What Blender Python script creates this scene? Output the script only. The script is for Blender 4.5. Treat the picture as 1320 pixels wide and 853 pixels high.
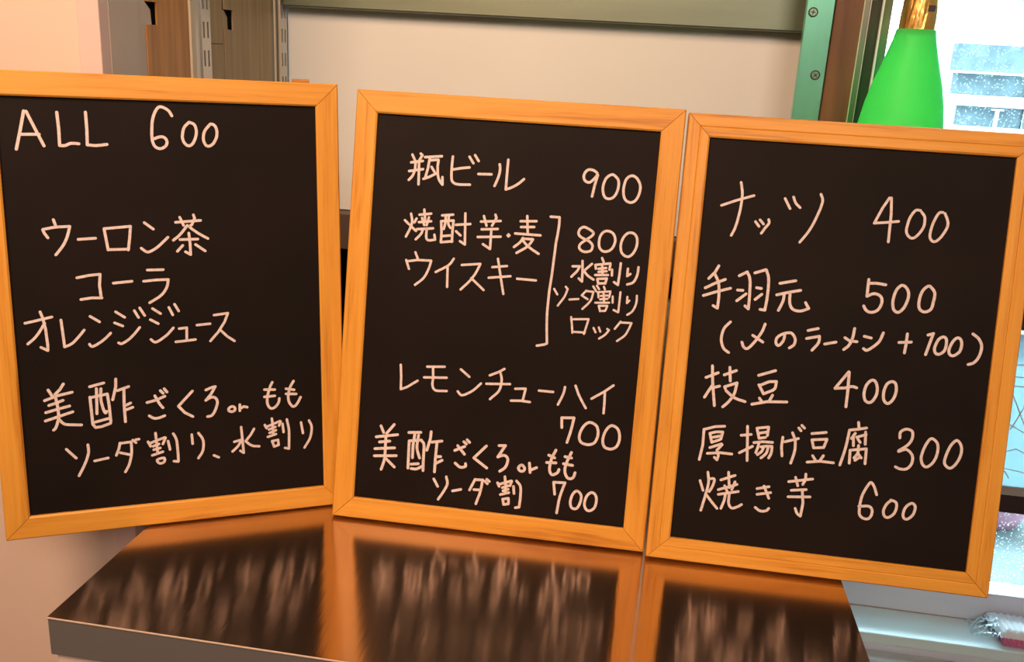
import bpy, bmesh, math, random
from mathutils import Matrix, Vector
random.seed(7)
for _o in list(bpy.data.objects):
    bpy.data.objects.remove(_o)
SC = bpy.context.scene
COL = SC.collection
CT = 0.9                                   # height of the counter top

# ---------------------------------------------------------------- camera
cam_d = bpy.data.cameras.new('camera')
cam_d.sensor_fit = 'HORIZONTAL'
cam_d.sensor_width = 36.0
cam_d.lens = 1175.05 / 1320 * 36.0
cam_d.clip_start = 0.02
cam = bpy.data.objects.new('camera', cam_d)
COL.objects.link(cam)
RT = Vector((0.98653116, 0.15415036, 0.05471682))
UP = Vector((-0.09604551, 0.27511937, 0.95660054))
BK = Vector((0.13240666, -0.94897155, 0.28621928))
cam.matrix_world = Matrix(((RT.x, UP.x, BK.x, 0.0), (RT.y, UP.y, BK.y, 0.0),
                           (RT.z, UP.z, BK.z, 1.36442), (0, 0, 0, 1)))
SC.camera = cam

# ---------------------------------------------------------------- world, lights, exposure
world = bpy.data.worlds.new('sky')
SC.world = world
world.use_nodes = True
wb = world.node_tree.nodes['Background']
wb.inputs['Color'].default_value = (0.70, 0.93, 1.0, 1)
wb.inputs['Strength'].default_value = 8.0

def area(name, loc, target, size, power, color, sy=None):
    d = bpy.data.lights.new(name, 'AREA')
    d.energy = power
    d.color = color
    d.size = size
    if sy:
        d.shape = 'RECTANGLE'
        d.size_y = sy
    o = bpy.data.objects.new(name, d)
    COL.objects.link(o)
    o.location = loc
    o.rotation_euler = (Vector(target) - Vector(loc)).to_track_quat('-Z', 'Y').to_euler()
    return o
area('ceiling_lamp_light', (-0.50, -0.10, 2.1), (-0.2, 0.85, 1.05), 0.5, 17.5, (1.0, 0.60, 0.37))
area('room_lamp_light', (0.45, -1.1, 2.25), (-0.2, 0.8, 1.1), 0.7, 15, (1.0, 0.76, 0.60))

sun_d = bpy.data.lights.new('daylight_fill', 'SUN')  # wide soft sun added to brighten the sill from outside
sun_d.energy = 8.0
sun_d.angle = math.radians(40)
sun_d.color = (0.78, 0.94, 1.0)
sun = bpy.data.objects.new('daylight_fill', sun_d)
COL.objects.link(sun)
sun.rotation_euler = Vector((-0.25, -0.62, -0.75)).to_track_quat('-Z', 'Y').to_euler()

SC.view_settings.view_transform = 'Standard'
SC.view_settings.look = 'None'
SC.view_settings.gamma = 1
SC.view_settings.use_curve_mapping = False
SC.view_settings.exposure = 0.36

# ---------------------------------------------------------------- materials
def mat(name, color, rough=0.6, metal=0.0, noise=None, bump=None, spec=0.5, trans=0.0, extra=None):
    """noise = (scale, amount, stretch xyz) varies the colour; bump = (scale, strength, stretch)"""
    m = bpy.data.materials.new(name)
    m.use_nodes = True
    nt = m.node_tree
    b = nt.nodes['Principled BSDF']
    b.inputs['Base Color'].default_value = (*color, 1)
    b.inputs['Roughness'].default_value = rough
    b.inputs['Metallic'].default_value = metal
    b.inputs['Specular IOR Level'].default_value = spec
    if trans:
        b.inputs['Transmission Weight'].default_value = trans
    def tex(scale, stretch, coord='Object', detail=4):
        tc = nt.nodes.new('ShaderNodeTexCoord')
        mp = nt.nodes.new('ShaderNodeMapping')
        mp.inputs['Scale'].default_value = stretch
        n = nt.nodes.new('ShaderNodeTexNoise')
        n.inputs['Scale'].default_value = scale
        n.inputs['Detail'].default_value = detail
        nt.links.new(tc.outputs[coord], mp.inputs[0])
        nt.links.new(mp.outputs[0], n.inputs['Vector'])
        return n
    if noise:
        n = tex(noise[0], noise[2])
        r = nt.nodes.new('ShaderNodeValToRGB')
        a = noise[1]
        r.color_ramp.elements[0].position = 0.3
        r.color_ramp.elements[1].position = 0.7
        r.color_ramp.elements[0].color = (*[c * (1 - a) for c in color], 1)
        r.color_ramp.elements[1].color = (*[min(1, c * (1 + a)) for c in color], 1)
        nt.links.new(n.outputs['Fac'], r.inputs[0])
        nt.links.new(r.outputs[0], b.inputs['Base Color'])
    if bump:
        n = tex(bump[0], bump[2])
        bp = nt.nodes.new('ShaderNodeBump')
        bp.inputs['Strength'].default_value = bump[1]
        bp.inputs['Distance'].default_value = 0.001
        nt.links.new(n.outputs['Fac'], bp.inputs['Height'])
        nt.links.new(bp.outputs[0], b.inputs['Normal'])
    return m

def pine(name, c1, c2, c3, rough=0.42):
    """lacquered pine: grain runs along U of the rail"""
    m = bpy.data.materials.new(name)
    m.use_nodes = True
    nt = m.node_tree
    b = nt.nodes['Principled BSDF']
    b.inputs['Roughness'].default_value = rough
    b.inputs['Specular IOR Level'].default_value = 0.4
    uv = nt.nodes.new('ShaderNodeUVMap')
    oi = nt.nodes.new('ShaderNodeObjectInfo')
    sc = nt.nodes.new('ShaderNodeVectorMath'); sc.operation = 'SCALE'
    cx = nt.nodes.new('ShaderNodeCombineXYZ')
    mul = nt.nodes.new('ShaderNodeMath'); mul.operation = 'MULTIPLY'; mul.inputs[1].default_value = 37.0
    nt.links.new(oi.outputs['Random'], mul.inputs[0])
    nt.links.new(mul.outputs[0], cx.inputs[0])
    nt.links.new(mul.outputs[0], cx.inputs[1])
    add = nt.nodes.new('ShaderNodeVectorMath'); add.operation = 'ADD'
    nt.links.new(uv.outputs[0], add.inputs[0])
    nt.links.new(cx.outputs[0], add.inputs[1])
    mp = nt.nodes.new('ShaderNodeMapping')
    mp.inputs['Scale'].default_value = (5, 95, 1)
    nt.links.new(add.outputs[0], mp.inputs[0])
    n1 = nt.nodes.new('ShaderNodeTexNoise')
    n1.inputs['Scale'].default_value = 1.0
    n1.inputs['Detail'].default_value = 3
    n1.inputs['Distortion'].default_value = 0.6
    nt.links.new(mp.outputs[0], n1.inputs['Vector'])
    mp2 = nt.nodes.new('ShaderNodeMapping')
    mp2.inputs['Scale'].default_value = (22, 700, 1)
    nt.links.new(add.outputs[0], mp2.inputs[0])
    n2 = nt.nodes.new('ShaderNodeTexNoise')
    n2.inputs['Scale'].default_value = 1.0
    n2.inputs['Detail'].default_value = 2
    nt.links.new(mp2.outputs[0], n2.inputs['Vector'])
    mx = nt.nodes.new('ShaderNodeMix'); mx.data_type = 'FLOAT'
    mx.inputs[0].default_value = 0.28
    nt.links.new(n1.outputs['Fac'], mx.inputs[2])
    nt.links.new(n2.outputs['Fac'], mx.inputs[3])
    r = nt.nodes.new('ShaderNodeValToRGB')
    r.color_ramp.elements[0].position = 0.30
    r.color_ramp.elements[0].color = (*c1, 1)
    r.color_ramp.elements[1].position = 0.66
    r.color_ramp.elements[1].color = (*c3, 1)
    e = r.color_ramp.elements.new(0.45); e.color = (*c2, 1)
    nt.links.new(mx.outputs[0], r.inputs[0])
    nt.links.new(r.outputs[0], b.inputs['Base Color'])
    return m

M = {}
M['pine'] = pine('lacquered_pine', (0.42, 0.155, 0.016), (0.66, 0.305, 0.038), (0.75, 0.375, 0.058))
M['board'] = mat('chalkboard_black', (0.0080, 0.0048, 0.0040), 0.62, noise=(9, 0.25, (1, 1, 1)), spec=0.15)
M['chalk'] = mat('chalk_marker_white', (0.72, 0.63, 0.63), 0.75, noise=(380, 0.13, (1, 1, 1)))
M['steel_top'] = mat('brushed_steel_top', (0.60, 0.47, 0.36), 0.14, 1.0, noise=(6, 0.08, (1, 1, 1)), bump=(30, 0.05, (6, 0.5, 1)))
M['steel_edge'] = mat('steel_edge', (0.19, 0.19, 0.19), 0.45, 0.35)
M['steel_dull'] = mat('dull_steel', (0.22, 0.27, 0.21), 0.42, 1.0, noise=(3, 0.12, (1, 1, 6)))
M['steel_green'] = mat('steel_strip_green_tint', (0.22, 0.66, 0.50), 0.30, 0.75, noise=(40, 0.06, (1, 1, 0.1)))
M['edge_highlight'] = mat('lip_highlight', (0.85, 0.72, 0.60), 0.4, 0.5)  # pale colour painted as the glint along the counter's front edge
M['wall_pink'] = mat('painted_wall', (0.74, 0.60, 0.52), 0.55, noise=(3, 0.03, (1, 1, 1)), bump=(220, 0.06, (1, 1, 1)))
def brushed(m, amount, rot):
    nt = m.node_tree
    b = nt.nodes['Principled BSDF']
    b.inputs['Anisotropic'].default_value = amount
    b.inputs['Anisotropic Rotation'].default_value = rot
    t = nt.nodes.new('ShaderNodeTangent')
    t.direction_type = 'UV_MAP'
    nt.links.new(t.outputs[0], b.inputs['Tangent'])
brushed(M['steel_top'], 0.9, 0.25)
M['wall_room'] = mat('room_wall_paint', (0.42, 0.34, 0.28), 0.8)
M['vinyl_white'] = mat('white_corner_vinyl', (0.74, 0.57, 0.55), 0.4)
M['jamb_grey'] = mat('grey_beige_jamb', (0.60, 0.54, 0.49), 0.5, noise=(3, 0.06, (1, 1, 1)))
M['panel_cream'] = mat('cream_back_panel', (0.80, 0.87, 0.88), 0.38, noise=(2.2, 0.05, (1, 1, 1)))
M['floor'] = mat('brown_floor', (0.10, 0.06, 0.04), 0.5, noise=(14, 0.25, (1, 1, 1)))
M['ceiling'] = mat('ceiling_board', (0.30, 0.24, 0.19), 0.85)
M['recess_shade'] = mat('recess_shade_black', (0.012, 0.010, 0.010), 0.7)  # near-black colour stands in for shade inside the niche, slots and notches
M['brown_wood'] = mat('brown_window_wood', (0.145, 0.060, 0.024), 0.45, noise=(12, 0.3, (6, 1, 0.5)))
M['dark_brown'] = mat('dark_red_brown_rail', (0.030, 0.010, 0.010), 0.5)
M['wood_orange'] = mat('orange_oak_plank', (0.52, 0.25, 0.08), 0.45, noise=(9, 0.22, (1, 16, 0.8)))
M['wood_grey'] = mat('greyed_oak_plank', (0.38, 0.29, 0.17), 0.5, noise=(9, 0.18, (1, 16, 0.8)))
M['alu_light'] = mat('light_aluminium', (0.62, 0.62, 0.60), 0.35, 0.6)
M['alu_dark'] = mat('dark_bronze_aluminium', (0.055, 0.055, 0.05), 0.4, 0.7)
M['alu_mid'] = mat('grey_aluminium', (0.22, 0.23, 0.21), 0.35, 0.8)
M['highlight'] = mat('silver_blue_highlight', (0.80, 0.92, 1.0), 0.3)  # light colour painted as the bright glint down the window frame
M['cream_strip'] = mat('cream_edge_strip', (0.66, 0.60, 0.48), 0.5)
M['cabinet'] = mat('pinkish_white_laminate', (0.72, 0.58, 0.52), 0.4)
M['sill_white'] = mat('pale_sill_laminate', (0.72, 0.93, 1.0), 0.30, noise=(5, 0.04, (1, 1, 1)))
M['sill_lilac'] = mat('lilac_grey_sill_face', (0.70, 0.77, 0.90), 0.4)
M['sleeve'] = mat('bright_green_sleeve', (0.10, 0.82, 0.22), 0.55)
M['gold'] = mat('crinkled_gold_foil', (1.0, 0.66, 0.20), 0.28, 1.0, bump=(160, 1.0, (1, 1, 0.35)))
M['gold_dark'] = mat('dark_seal_print', (0.03, 0.02, 0.02), 0.4)
M['screw'] = mat('screw_steel', (0.30, 0.45, 0.36), 0.3, 0.9)
M['screw_slot'] = mat('screw_recess', (0.01, 0.015, 0.012), 0.6)
M['ext_white'] = mat('pale_building_render', (0.86, 0.88, 0.88), 0.7)
M['ext_blue'] = mat('blue_grey_building_glass', (0.09, 0.125, 0.15), 0.6, noise=(6, 0.3, (1, 1, 1)))
M['ext_ground'] = mat('wet_asphalt', (0.055, 0.075, 0.080), 0.8, noise=(4, 0.5, (1, 1, 1)))
M['ext_pink'] = mat('faded_pink_plastic', (0.28, 0.13, 0.18), 0.5)
M['cable'] = mat('black_cable', (0.06, 0.07, 0.07), 0.6)
M['mesh_foam'] = mat('white_blue_mesh_foam', (0.80, 0.86, 0.96), 0.6)
M['pink_pad'] = mat('pink_scouring_pad', (0.62, 0.16, 0.34), 0.8, noise=(260, 0.3, (1, 1, 1)))
M['line_art'] = mat('pale_embossed_line', (0.80, 0.90, 0.92), 0.3)
M['sheet'] = mat('milky_blue_plastic_sheet', (0.55, 0.70, 0.74), 0.3, noise=(30, 0.15, (1, 1, 1)))

def translucent(m, color, fac):
    nt = m.node_tree
    b = nt.nodes['Principled BSDF']
    t = nt.nodes.new('ShaderNodeBsdfTranslucent')
    t.inputs['Color'].default_value = (*color, 1)
    mx = nt.nodes.new('ShaderNodeMixShader')
    mx.inputs[0].default_value = fac
    nt.links.new(b.outputs[0], mx.inputs[1])
    nt.links.new(t.outputs[0], mx.inputs[2])
    nt.links.new(mx.outputs[0], nt.nodes['Material Output'].inputs['Surface'])
translucent(M['sleeve'], (0.14, 1.0, 0.30), 0.5)
translucent(M['sheet'], (0.70, 0.90, 0.98), 0.55)

def clear(name, tint, dirt, gloss=0.05, scale=260):
    """thin clear pane or film: see-through, glossy, with dusty specks"""
    m = bpy.data.materials.new(name)
    m.use_nodes = True
    nt = m.node_tree
    b = nt.nodes['Principled BSDF']
    b.inputs['Base Color'].default_value = (0.75, 0.88, 0.92, 1)
    b.inputs['Roughness'].default_value = 0.7
    tr = nt.nodes.new('ShaderNodeBsdfTransparent')
    tr.inputs[0].default_value = (*tint, 1)
    gl = nt.nodes.new('ShaderNodeBsdfGlossy')
    gl.inputs['Roughness'].default_value = gloss
    lw = nt.nodes.new('ShaderNodeFresnel')
    lw.inputs['IOR'].default_value = 1.45
    m1 = nt.nodes.new('ShaderNodeMixShader')
    nt.links.new(lw.outputs[0], m1.inputs[0])
    nt.links.new(tr.outputs[0], m1.inputs[1])
    nt.links.new(gl.outputs[0], m1.inputs[2])
    tc = nt.nodes.new('ShaderNodeTexCoord')
    vo = nt.nodes.new('ShaderNodeTexVoronoi')
    vo.inputs['Scale'].default_value = scale
    gl.inputs[0].default_value = (0.8, 0.9, 0.95, 1)
    nt.links.new(tc.outputs['Object'], vo.inputs['Vector'])
    rp = nt.nodes.new('ShaderNodeMapRange')
    rp.inputs['From Min'].default_value = 0.30
    rp.inputs['From Max'].default_value = 0.12
    rp.inputs['To Max'].default_value = dirt
    nt.links.new(vo.outputs['Distance'], rp.inputs['Value'])
    tl = nt.nodes.new('ShaderNodeBsdfTranslucent')
    tl.inputs[0].default_value = (0.85, 0.95, 1, 1)
    m2 = nt.nodes.new('ShaderNodeMixShader')
    nt.links.new(rp.outputs[0], m2.inputs[0])
    nt.links.new(m1.outputs[0], m2.inputs[1])
    nt.links.new(tl.outputs[0], m2.inputs[2])
    nt.links.new(m2.outputs[0], nt.nodes['Material Output'].inputs['Surface'])
    return m
M['glass'] = clear('dusty_window_glass', (0.90, 0.97, 0.98), 0.20)
M['film'] = clear('clear_wrapper_film', (0.86, 0.95, 0.98), 0.95, 0.7, 60)
M['frosted'] = clear('frosted_window_glass', (0.90, 0.97, 0.98), 0.22, 0.1, 220)

# ---------------------------------------------------------------- mesh helpers
def add_box(bm, x0, x1, y0, y1, z0, z1):
    v = [bm.verts.new((x, y, z)) for x in (x0, x1) for y in (y0, y1) for z in (z0, z1)]
    for f in ((0, 1, 3, 2), (4, 6, 7, 5), (0, 4, 5, 1), (2, 3, 7, 6), (0, 2, 6, 4), (1, 5, 7, 3)):
        bm.faces.new([v[i] for i in f])
    return v

def add_prism(bm, pts, axis, a, b):
    """polygon pts extruded along axis (0,1,2) from a to b; pts are the other two coordinates"""
    def mk(p, t):
        q = list(p)
        q.insert(axis, t)
        return bm.verts.new(q)
    A = [mk(p, a) for p in pts]
    B = [mk(p, b) for p in pts]
    n = len(pts)
    bm.faces.new(A)
    bm.faces.new(list(reversed(B)))
    for i in range(n):
        bm.faces.new((A[i], B[i], B[(i + 1) % n], A[(i + 1) % n]))

def add_cyl(bm, p, q, r0, r1=None, n=16):
    p, q = Vector(p), Vector(q)
    r1 = r0 if r1 is None else r1
    d = (q - p).normalized()
    u = d.orthogonal().normalized()
    w = d.cross(u)
    A = [bm.verts.new(p + (u * math.cos(t) + w * math.sin(t)) * r0) for t in [2 * math.pi * i / n for i in range(n)]]
    B = [bm.verts.new(q + (u * math.cos(t) + w * math.sin(t)) * r1) for t in [2 * math.pi * i / n for i in range(n)]]
    bm.faces.new(list(reversed(A)))
    bm.faces.new(B)
    for i in range(n):
        bm.faces.new((A[i], A[(i + 1) % n], B[(i + 1) % n], B[i]))

def add_lathe(bm, prof, n=48, jitter=0.0):
    rings = []
    for r, z in prof:
        rings.append([bm.verts.new(((r + random.uniform(-jitter, jitter)) * math.cos(2 * math.pi * i / n),
                                    (r + random.uniform(-jitter, jitter)) * math.sin(2 * math.pi * i / n), z)) for i in range(n)])
    for a, b in zip(rings, rings[1:]):
        for i in range(n):
            bm.faces.new((a[i], a[(i + 1) % n], b[(i + 1) % n], b[i]))
    return rings

def obj(name, bm, m, parent=None, smooth=False, bevel=0.0, label=None, loc=None):
    bmesh.ops.recalc_face_normals(bm, faces=bm.faces)
    me = bpy.data.meshes.new(name)
    bm.to_mesh(me)
    bm.free()
    me.materials.append(m)
    if smooth:
        for p in me.polygons:
            p.use_smooth = True
    o = bpy.data.objects.new(name, me)
    COL.objects.link(o)
    if parent:
        o.parent = parent
    if loc:
        o.location = loc
    if bevel:
        b = o.modifiers.new('bevel', 'BEVEL')
        b.width = bevel
        b.segments = 2
        b.limit_method = 'ANGLE'
    if label:
        o['label'] = label
    return o

def boxo(name, m, x0, x1, y0, y1, z0, z1, parent=None, bevel=0.0, label=None):
    bm = bmesh.new()
    add_box(bm, x0, x1, y0, y1, z0, z1)
    return obj(name, bm, m, parent, bevel=bevel, label=label)

def tag(o, label, cat, group=None):
    o['label'] = label
    o['category'] = cat
    if group:
        o['group'] = group
    return o

def thing(name, label, cat, loc=(0, 0, 0), rot=(0, 0, 0), group=None):
    o = bpy.data.objects.new(name, None)
    o.empty_display_size = 0.05
    COL.objects.link(o)
    o.location = loc
    o.rotation_euler = rot
    return tag(o, label, cat, group)

def struct(o, label=None):
    o['kind'] = 'structure'
    if label:
        o['label'] = label
    return o

# ---------------------------------------------------------------- the setting
W = M['wall_pink']
struct(boxo('floor', M['floor'], -1.7, 1.7, -1.7, 1.6, -0.1, 0.0))
struct(boxo('ceiling', M['ceiling'], -1.7, 1.7, -1.7, 1.6, 2.45, 2.55))
struct(boxo('wall_front', M['wall_room'], -1.7, 1.7, -1.8, -1.7, 0, 2.45))
struct(boxo('wall_right', M['wall_room'], 1.6, 1.7, -1.7, 1.6, 0, 2.45))
struct(boxo('wall_left', M['wall_room'], -1.7, -1.6, -1.7, 0.8175, 0, 2.45))
struct(boxo('wall_pillar', W, -1.7, -0.5216, 0.8176, 1.75, 0, 2.45), 'pinkish painted wall left of the recess')
struct(boxo('trim_1', M['vinyl_white'], -0.536, -0.5135, 0.8161, 0.8316, 0, 2.45, bevel=0.001), 'pale strip down the corner of the painted wall')
# back wall of the recess: cream panel above, dark niche below, wall right of and above the window
struct(boxo('wall_back', M['panel_cream'], -0.5135, 0.2235, 1.265, 1.31, 1.1415, 2.45), 'cream back panel behind the boards')
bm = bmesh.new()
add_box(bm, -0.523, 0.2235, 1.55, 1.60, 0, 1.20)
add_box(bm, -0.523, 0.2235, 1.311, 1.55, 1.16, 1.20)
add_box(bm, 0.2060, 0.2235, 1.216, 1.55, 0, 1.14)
struct(obj('wall_niche', bm, M['recess_shade']), 'niche under the cream panel, its shade painted near-black')
bm = bmesh.new()
add_box(bm, 0.224, 1.6, 1.20, 1.27, 2.05, 2.45)
add_box(bm, 1.30, 1.6, 1.17, 1.25, 0, 2.05)
add_box(bm, 0.224, 1.30, 1.115, 1.25, 0, 0.664)
struct(obj('wall_window', bm, W))
struct(boxo('trim_2', M['brown_wood'], 0.1935, 0.2235, 1.155, 1.264, 0.0, 2.45, bevel=0.0008), 'brown wooden jamb beside the steel strip')

# side of the recess, from the corner inwards (faces the room's right)
XS = -0.513  # recess, pillar, back panel, header and ledge numbers are scaled about the camera
bm = bmesh.new()
add_box(bm, XS - 0.008, XS, 0.8316, 0.8826, 0, 2.45)
struct(obj('trim_3', bm, M['jamb_grey']), 'grey beige jamb at the mouth of the recess')
bm = bmesh.new()
add_prism(bm, [(0.8830, 0), (0.8966, 0), (0.8966, 1.3758), (0.9090, 1.3764), (0.9074, 1.3913), (0.8978, 1.3982), (0.8966, 1.3982), (0.8966, 2.45), (0.8830, 2.45)], 0, XS - 0.008, XS - 0.0012)
struct(obj('trim_4', bm, M['jamb_grey']), 'narrow grey beige strip with a latch tongue')
struct(boxo('wall_side', M['recess_shade'], -0.5215, XS - 0.008, 0.8320, 1.55, 0, 2.45), 'backing of the recess side, painted near-black as shade')

def plank(name, m, y0, y1, notch, label):
    """wood plank on the recess side with a rectangular cut-out (ny0, ny1, nz0, nz1)"""
    a, b, c, d = notch
    lo = min(a, y0) if a <= y0 else a
    bm = bmesh.new()
    add_prism(bm, [(lo, 0), (y1, 0), (y1, 2.45), (lo, 2.45), (lo, d), (b, d), (b, c), (lo, c)], 0, XS - 0.002, XS)
    t = obj(name, bm, m)
    tag(t, label, 'panel')
    return t
plank('wooden_panel', M['wood_orange'], 0.8970, 0.9832, (0.8970, 0.9182, 1.3769, 1.3989),
      'orange brown wooden panel with a square cut-out, nearest panel inside the recess')
pb = plank('wooden_panel', M['wood_grey'], 1.0708, 1.2066, (1.0708, 1.0935, 1.3784, 1.4008),
      'greyish brown wooden panel with a dark cut-out, between the two slotted metal uprights')
bm = bmesh.new()
add_box(bm, XS - 0.006, XS - 0.0006, 1.0331, 1.0657, 0, 1.3612)
obj('filler_strip', bm, M['wood_grey'], pb)
bm = bmesh.new()
add_box(bm, XS - 0.006, XS - 0.0003, 1.0331, 1.0657, 1.3620, 2.45)
obj('filler_strip', bm, M['wood_grey'], pb)
bm = bmesh.new()
add_prism(bm, [(1.0662, 0), (1.0705, 0), (1.0705, 1.3780), (1.0803, 1.3782), (1.0798, 1.3922), (1.0708, 1.4000), (1.0662, 1.4000)], 0, XS - 0.006, XS - 0.001)
obj('latch_tongue', bm, M['wood_grey'], pb)

def upright(y0, y1, pitch, zref, sl, label):
    """slotted steel upright: face with pairs of real slots over a dark channel, flanges beside it"""
    t = thing('slotted_upright', label, 'upright', (XS, y0, 0), (0, 0, 0), 'slotted uprights in the recess')
    w = y1 - y0
    s1, s2, sw = w * 0.14, w * 0.60, w * 0.19
    bm = bmesh.new()
    add_box(bm, -0.002, 0.001, 0, s1, 0, 2.45)
    add_box(bm, -0.002, 0.001, s1 + sw, s2, 0, 2.45)
    add_box(bm, -0.002, 0.001, s2 + sw, w, 0, 2.45)
    z = zref
    while z > 0.1:
        z -= pitch
    zz = 0.0
    while z < 2.4:
        add_box(bm, -0.0019, 0.00095, 0.0001, w - 0.0001, zz, z)
        zz = z + sl
        z += pitch
    obj('slotted_face', bm, M['alu_light'], t)
    return t
u1 = upright(1.0117, 1.0327, 0.0311, 1.3672, 0.0176, 'slotted silver metal upright nearer the camera, right of the orange wooden panel')
bm = bmesh.new()
add_box(bm, -0.004, 0.0025, -0.0276, -0.0182, 0, 2.45)
obj('cream_edging', bm, M['cream_strip'], u1)
bm = bmesh.new()
add_box(bm, -0.004, -0.001, -0.0180, -0.0002, 0, 2.45)
obj('side_flange', bm, M['alu_light'], u1)
u2 = upright(1.2364, 1.2582, 0.0311, 1.3681, 0.0172, 'slotted silver metal upright deeper in the recess, beside the cream back panel')
bm = bmesh.new()
add_box(bm, -0.004, 0.0015, -0.0022, -0.0002, 0, 2.45)
add_box(bm, -0.004, 0.0010, -0.0190, -0.0157, 0, 2.45)
obj('edge_bead', bm, M['cream_strip'], u2)
bm = bmesh.new()
add_box(bm, -0.004, -0.001, -0.0294, -0.0191, 0, 2.45)
add_box(bm, -0.004, -0.002, -0.0156, -0.0023, 0, 2.45)
obj('side_flange', bm, M['alu_mid'], u2)

# steel header under the shelf, ledge below the cream panel, steel box in the niche
hd = thing('steel_header', 'wide dull steel header across the top of the cream panel', 'shelf', (-0.157, 1.24, 1.4147))
bm = bmesh.new(); add_box(bm, -0.354, 0.35, 0.0, 0.0245, 0.0, 0.11)
obj('front_face', bm, M['steel_dull'], hd, bevel=0.002)
bm = bmesh.new(); add_box(bm, -0.354, 0.35, -0.07, 0.0245, 0.111, 0.123)
obj('shelf_top', bm, M['steel_dull'], hd)
tag(boxo('ledge_rail', mat('taupe_ledge', (0.10, 0.075, 0.06), 0.5), -0.512, 0.19, 1.235, 1.2645, 1.0896, 1.1404, bevel=0.001),
    'dark taupe ledge glimpsed between the boards below the cream panel', 'ledge')
tag(boxo('steel_box', mat('box_grey', (0.62, 0.62, 0.58), 0.5), -0.02, 0.155, 1.20, 1.30, 0.0, 1.0443, bevel=0.002),
    'grey steel box glimpsed through the gap between the middle and right boards', 'box')

# steel strip with screws
st = thing('steel_strip', 'greenish steel strip with two screws between cream panel and brown jamb', 'strip', (0.177, 1.16, 0))
bm = bmesh.new(); add_box(bm, -0.0155, 0.0155, 0, 0.012, 0.0, 2.45)
obj('strip_plate', bm, M['steel_green'], st, bevel=0.0006)
for sx, sz, ang in ((-0.0077, 1.4345, 0.2), (0.0047, 1.3648, 0.9), (-0.001, 1.52, 0.4), (0.001, 1.28, 0.5)):
    bm = bmesh.new()
    add_cyl(bm, (0, 0, 0), (0, -0.0012, 0), 0.0050, 0.0040, 24)
    s = obj('screw', bm, M['screw'], st, loc=(sx, -0.0001, sz))
    s.rotation_euler = (0, ang, 0)
    bm = bmesh.new()
    add_box(bm, -0.0028, 0.0028, -0.00135, -0.0010, -0.0005, 0.0005)
    add_box(bm, -0.0005, 0.0005, -0.00136, -0.0010, -0.0028, 0.0028)
    obj('cross_recess', bm, M['screw_slot'], s)
    bm = bmesh.new()
    add_cyl(bm, (0, 0, 0), (0, -0.0003, 0), 0.0056, 0.0056, 24)
    obj('countersink_ring', bm, M['screw_slot'], s)

# ---------------------------------------------------------------- window
win = bpy.data.objects.new('window_1', None); COL.objects.link(win)
struct(win, 'bright window right of the boards'); win.location = (0.74, 1.17, 0.665)
def wpart(name, m, x0, x1, y0, y1, z0, z1, bevel=0.0, label=None):
    return boxo(name, m, x0 - 0.74, x1 - 0.74, y0 - 1.17, y1 - 1.17, z0 - 0.665, z1 - 0.665, win, bevel, label)
wpart('stile', M['cream_strip'], 0.2237, 0.2255, 1.158, 1.20, 0.70, 2.05, label='thin pale edge line')
wpart('stile', M['alu_mid'], 0.2256, 0.2325, 1.165, 1.20, 0.70, 2.05)
wpart('stile', M['alu_light'], 0.2326, 0.2334, 1.163, 1.20, 0.70, 2.05)
wpart('stile', M['alu_dark'], 0.2335, 0.2465, 1.170, 1.21, 0.70, 2.05)
wpart('stile', M['highlight'], 0.2466, 0.2490, 1.166, 1.21, 0.70, 2.05, 0.0008, 'painted bright silver bead')
wpart('stile', M['alu_mid'], 0.2491, 0.2600, 1.176, 1.22, 0.70, 2.05)
wpart('stile', M['alu_mid'], 1.26, 1.30, 1.170, 1.22, 0.665, 2.05)
wpart('top_rail', M['alu_mid'], 0.2601, 1.26, 1.17, 1.22, 2.02, 2.05)
wpart('bottom_rail', M['sill_lilac'], 0.205, 1.26, 1.170, 1.20, 0.6655, 0.708, 0.001)
wpart('transom', M['dark_brown'], 0.2601, 1.26, 1.17, 1.20, 0.829, 0.863, 0.001, 'dark brown cross rail between the lower panes')
wpart('transom', M['dark_brown'], 0.2601, 1.26, 1.17, 1.20, 1.076, 1.115, 0.001, 'dark brown cross rail under the upper pane')
wpart('bottle_ledge', M['dark_brown'], 0.2601, 0.40, 1.02, 1.199, 1.185, 1.199, 0.001, 'small dark brown ledge that carries the green bottle')
wpart('pane', M['glass'], 0.2601, 1.26, 1.200, 1.203, 1.115, 2.02)
wpart('pane', M['glass'], 0.2601, 1.26, 1.200, 1.203, 0.863, 1.076)
wpart('pane', M['frosted'], 0.2601, 1.26, 1.200, 1.203, 0.708, 0.829)
# window sill: slab, front rail below it
struct(boxo('trim_5', M['sill_white'], 0.205, 1.30, 1.105, 1.1695, 0.650, 0.665, bevel=0.0015), 'pale window sill')
struct(boxo('trim_6', M['sill_lilac'], 0.205, 1.30, 1.108, 1.1149, 0.600, 0.6495), 'lilac grey face under the sill')
struct(boxo('trim_7', M['alu_light'], 0.205, 1.30, 1.080, 1.1075, 0.615, 0.640, bevel=0.004), 'silver rail under the sill')

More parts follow.
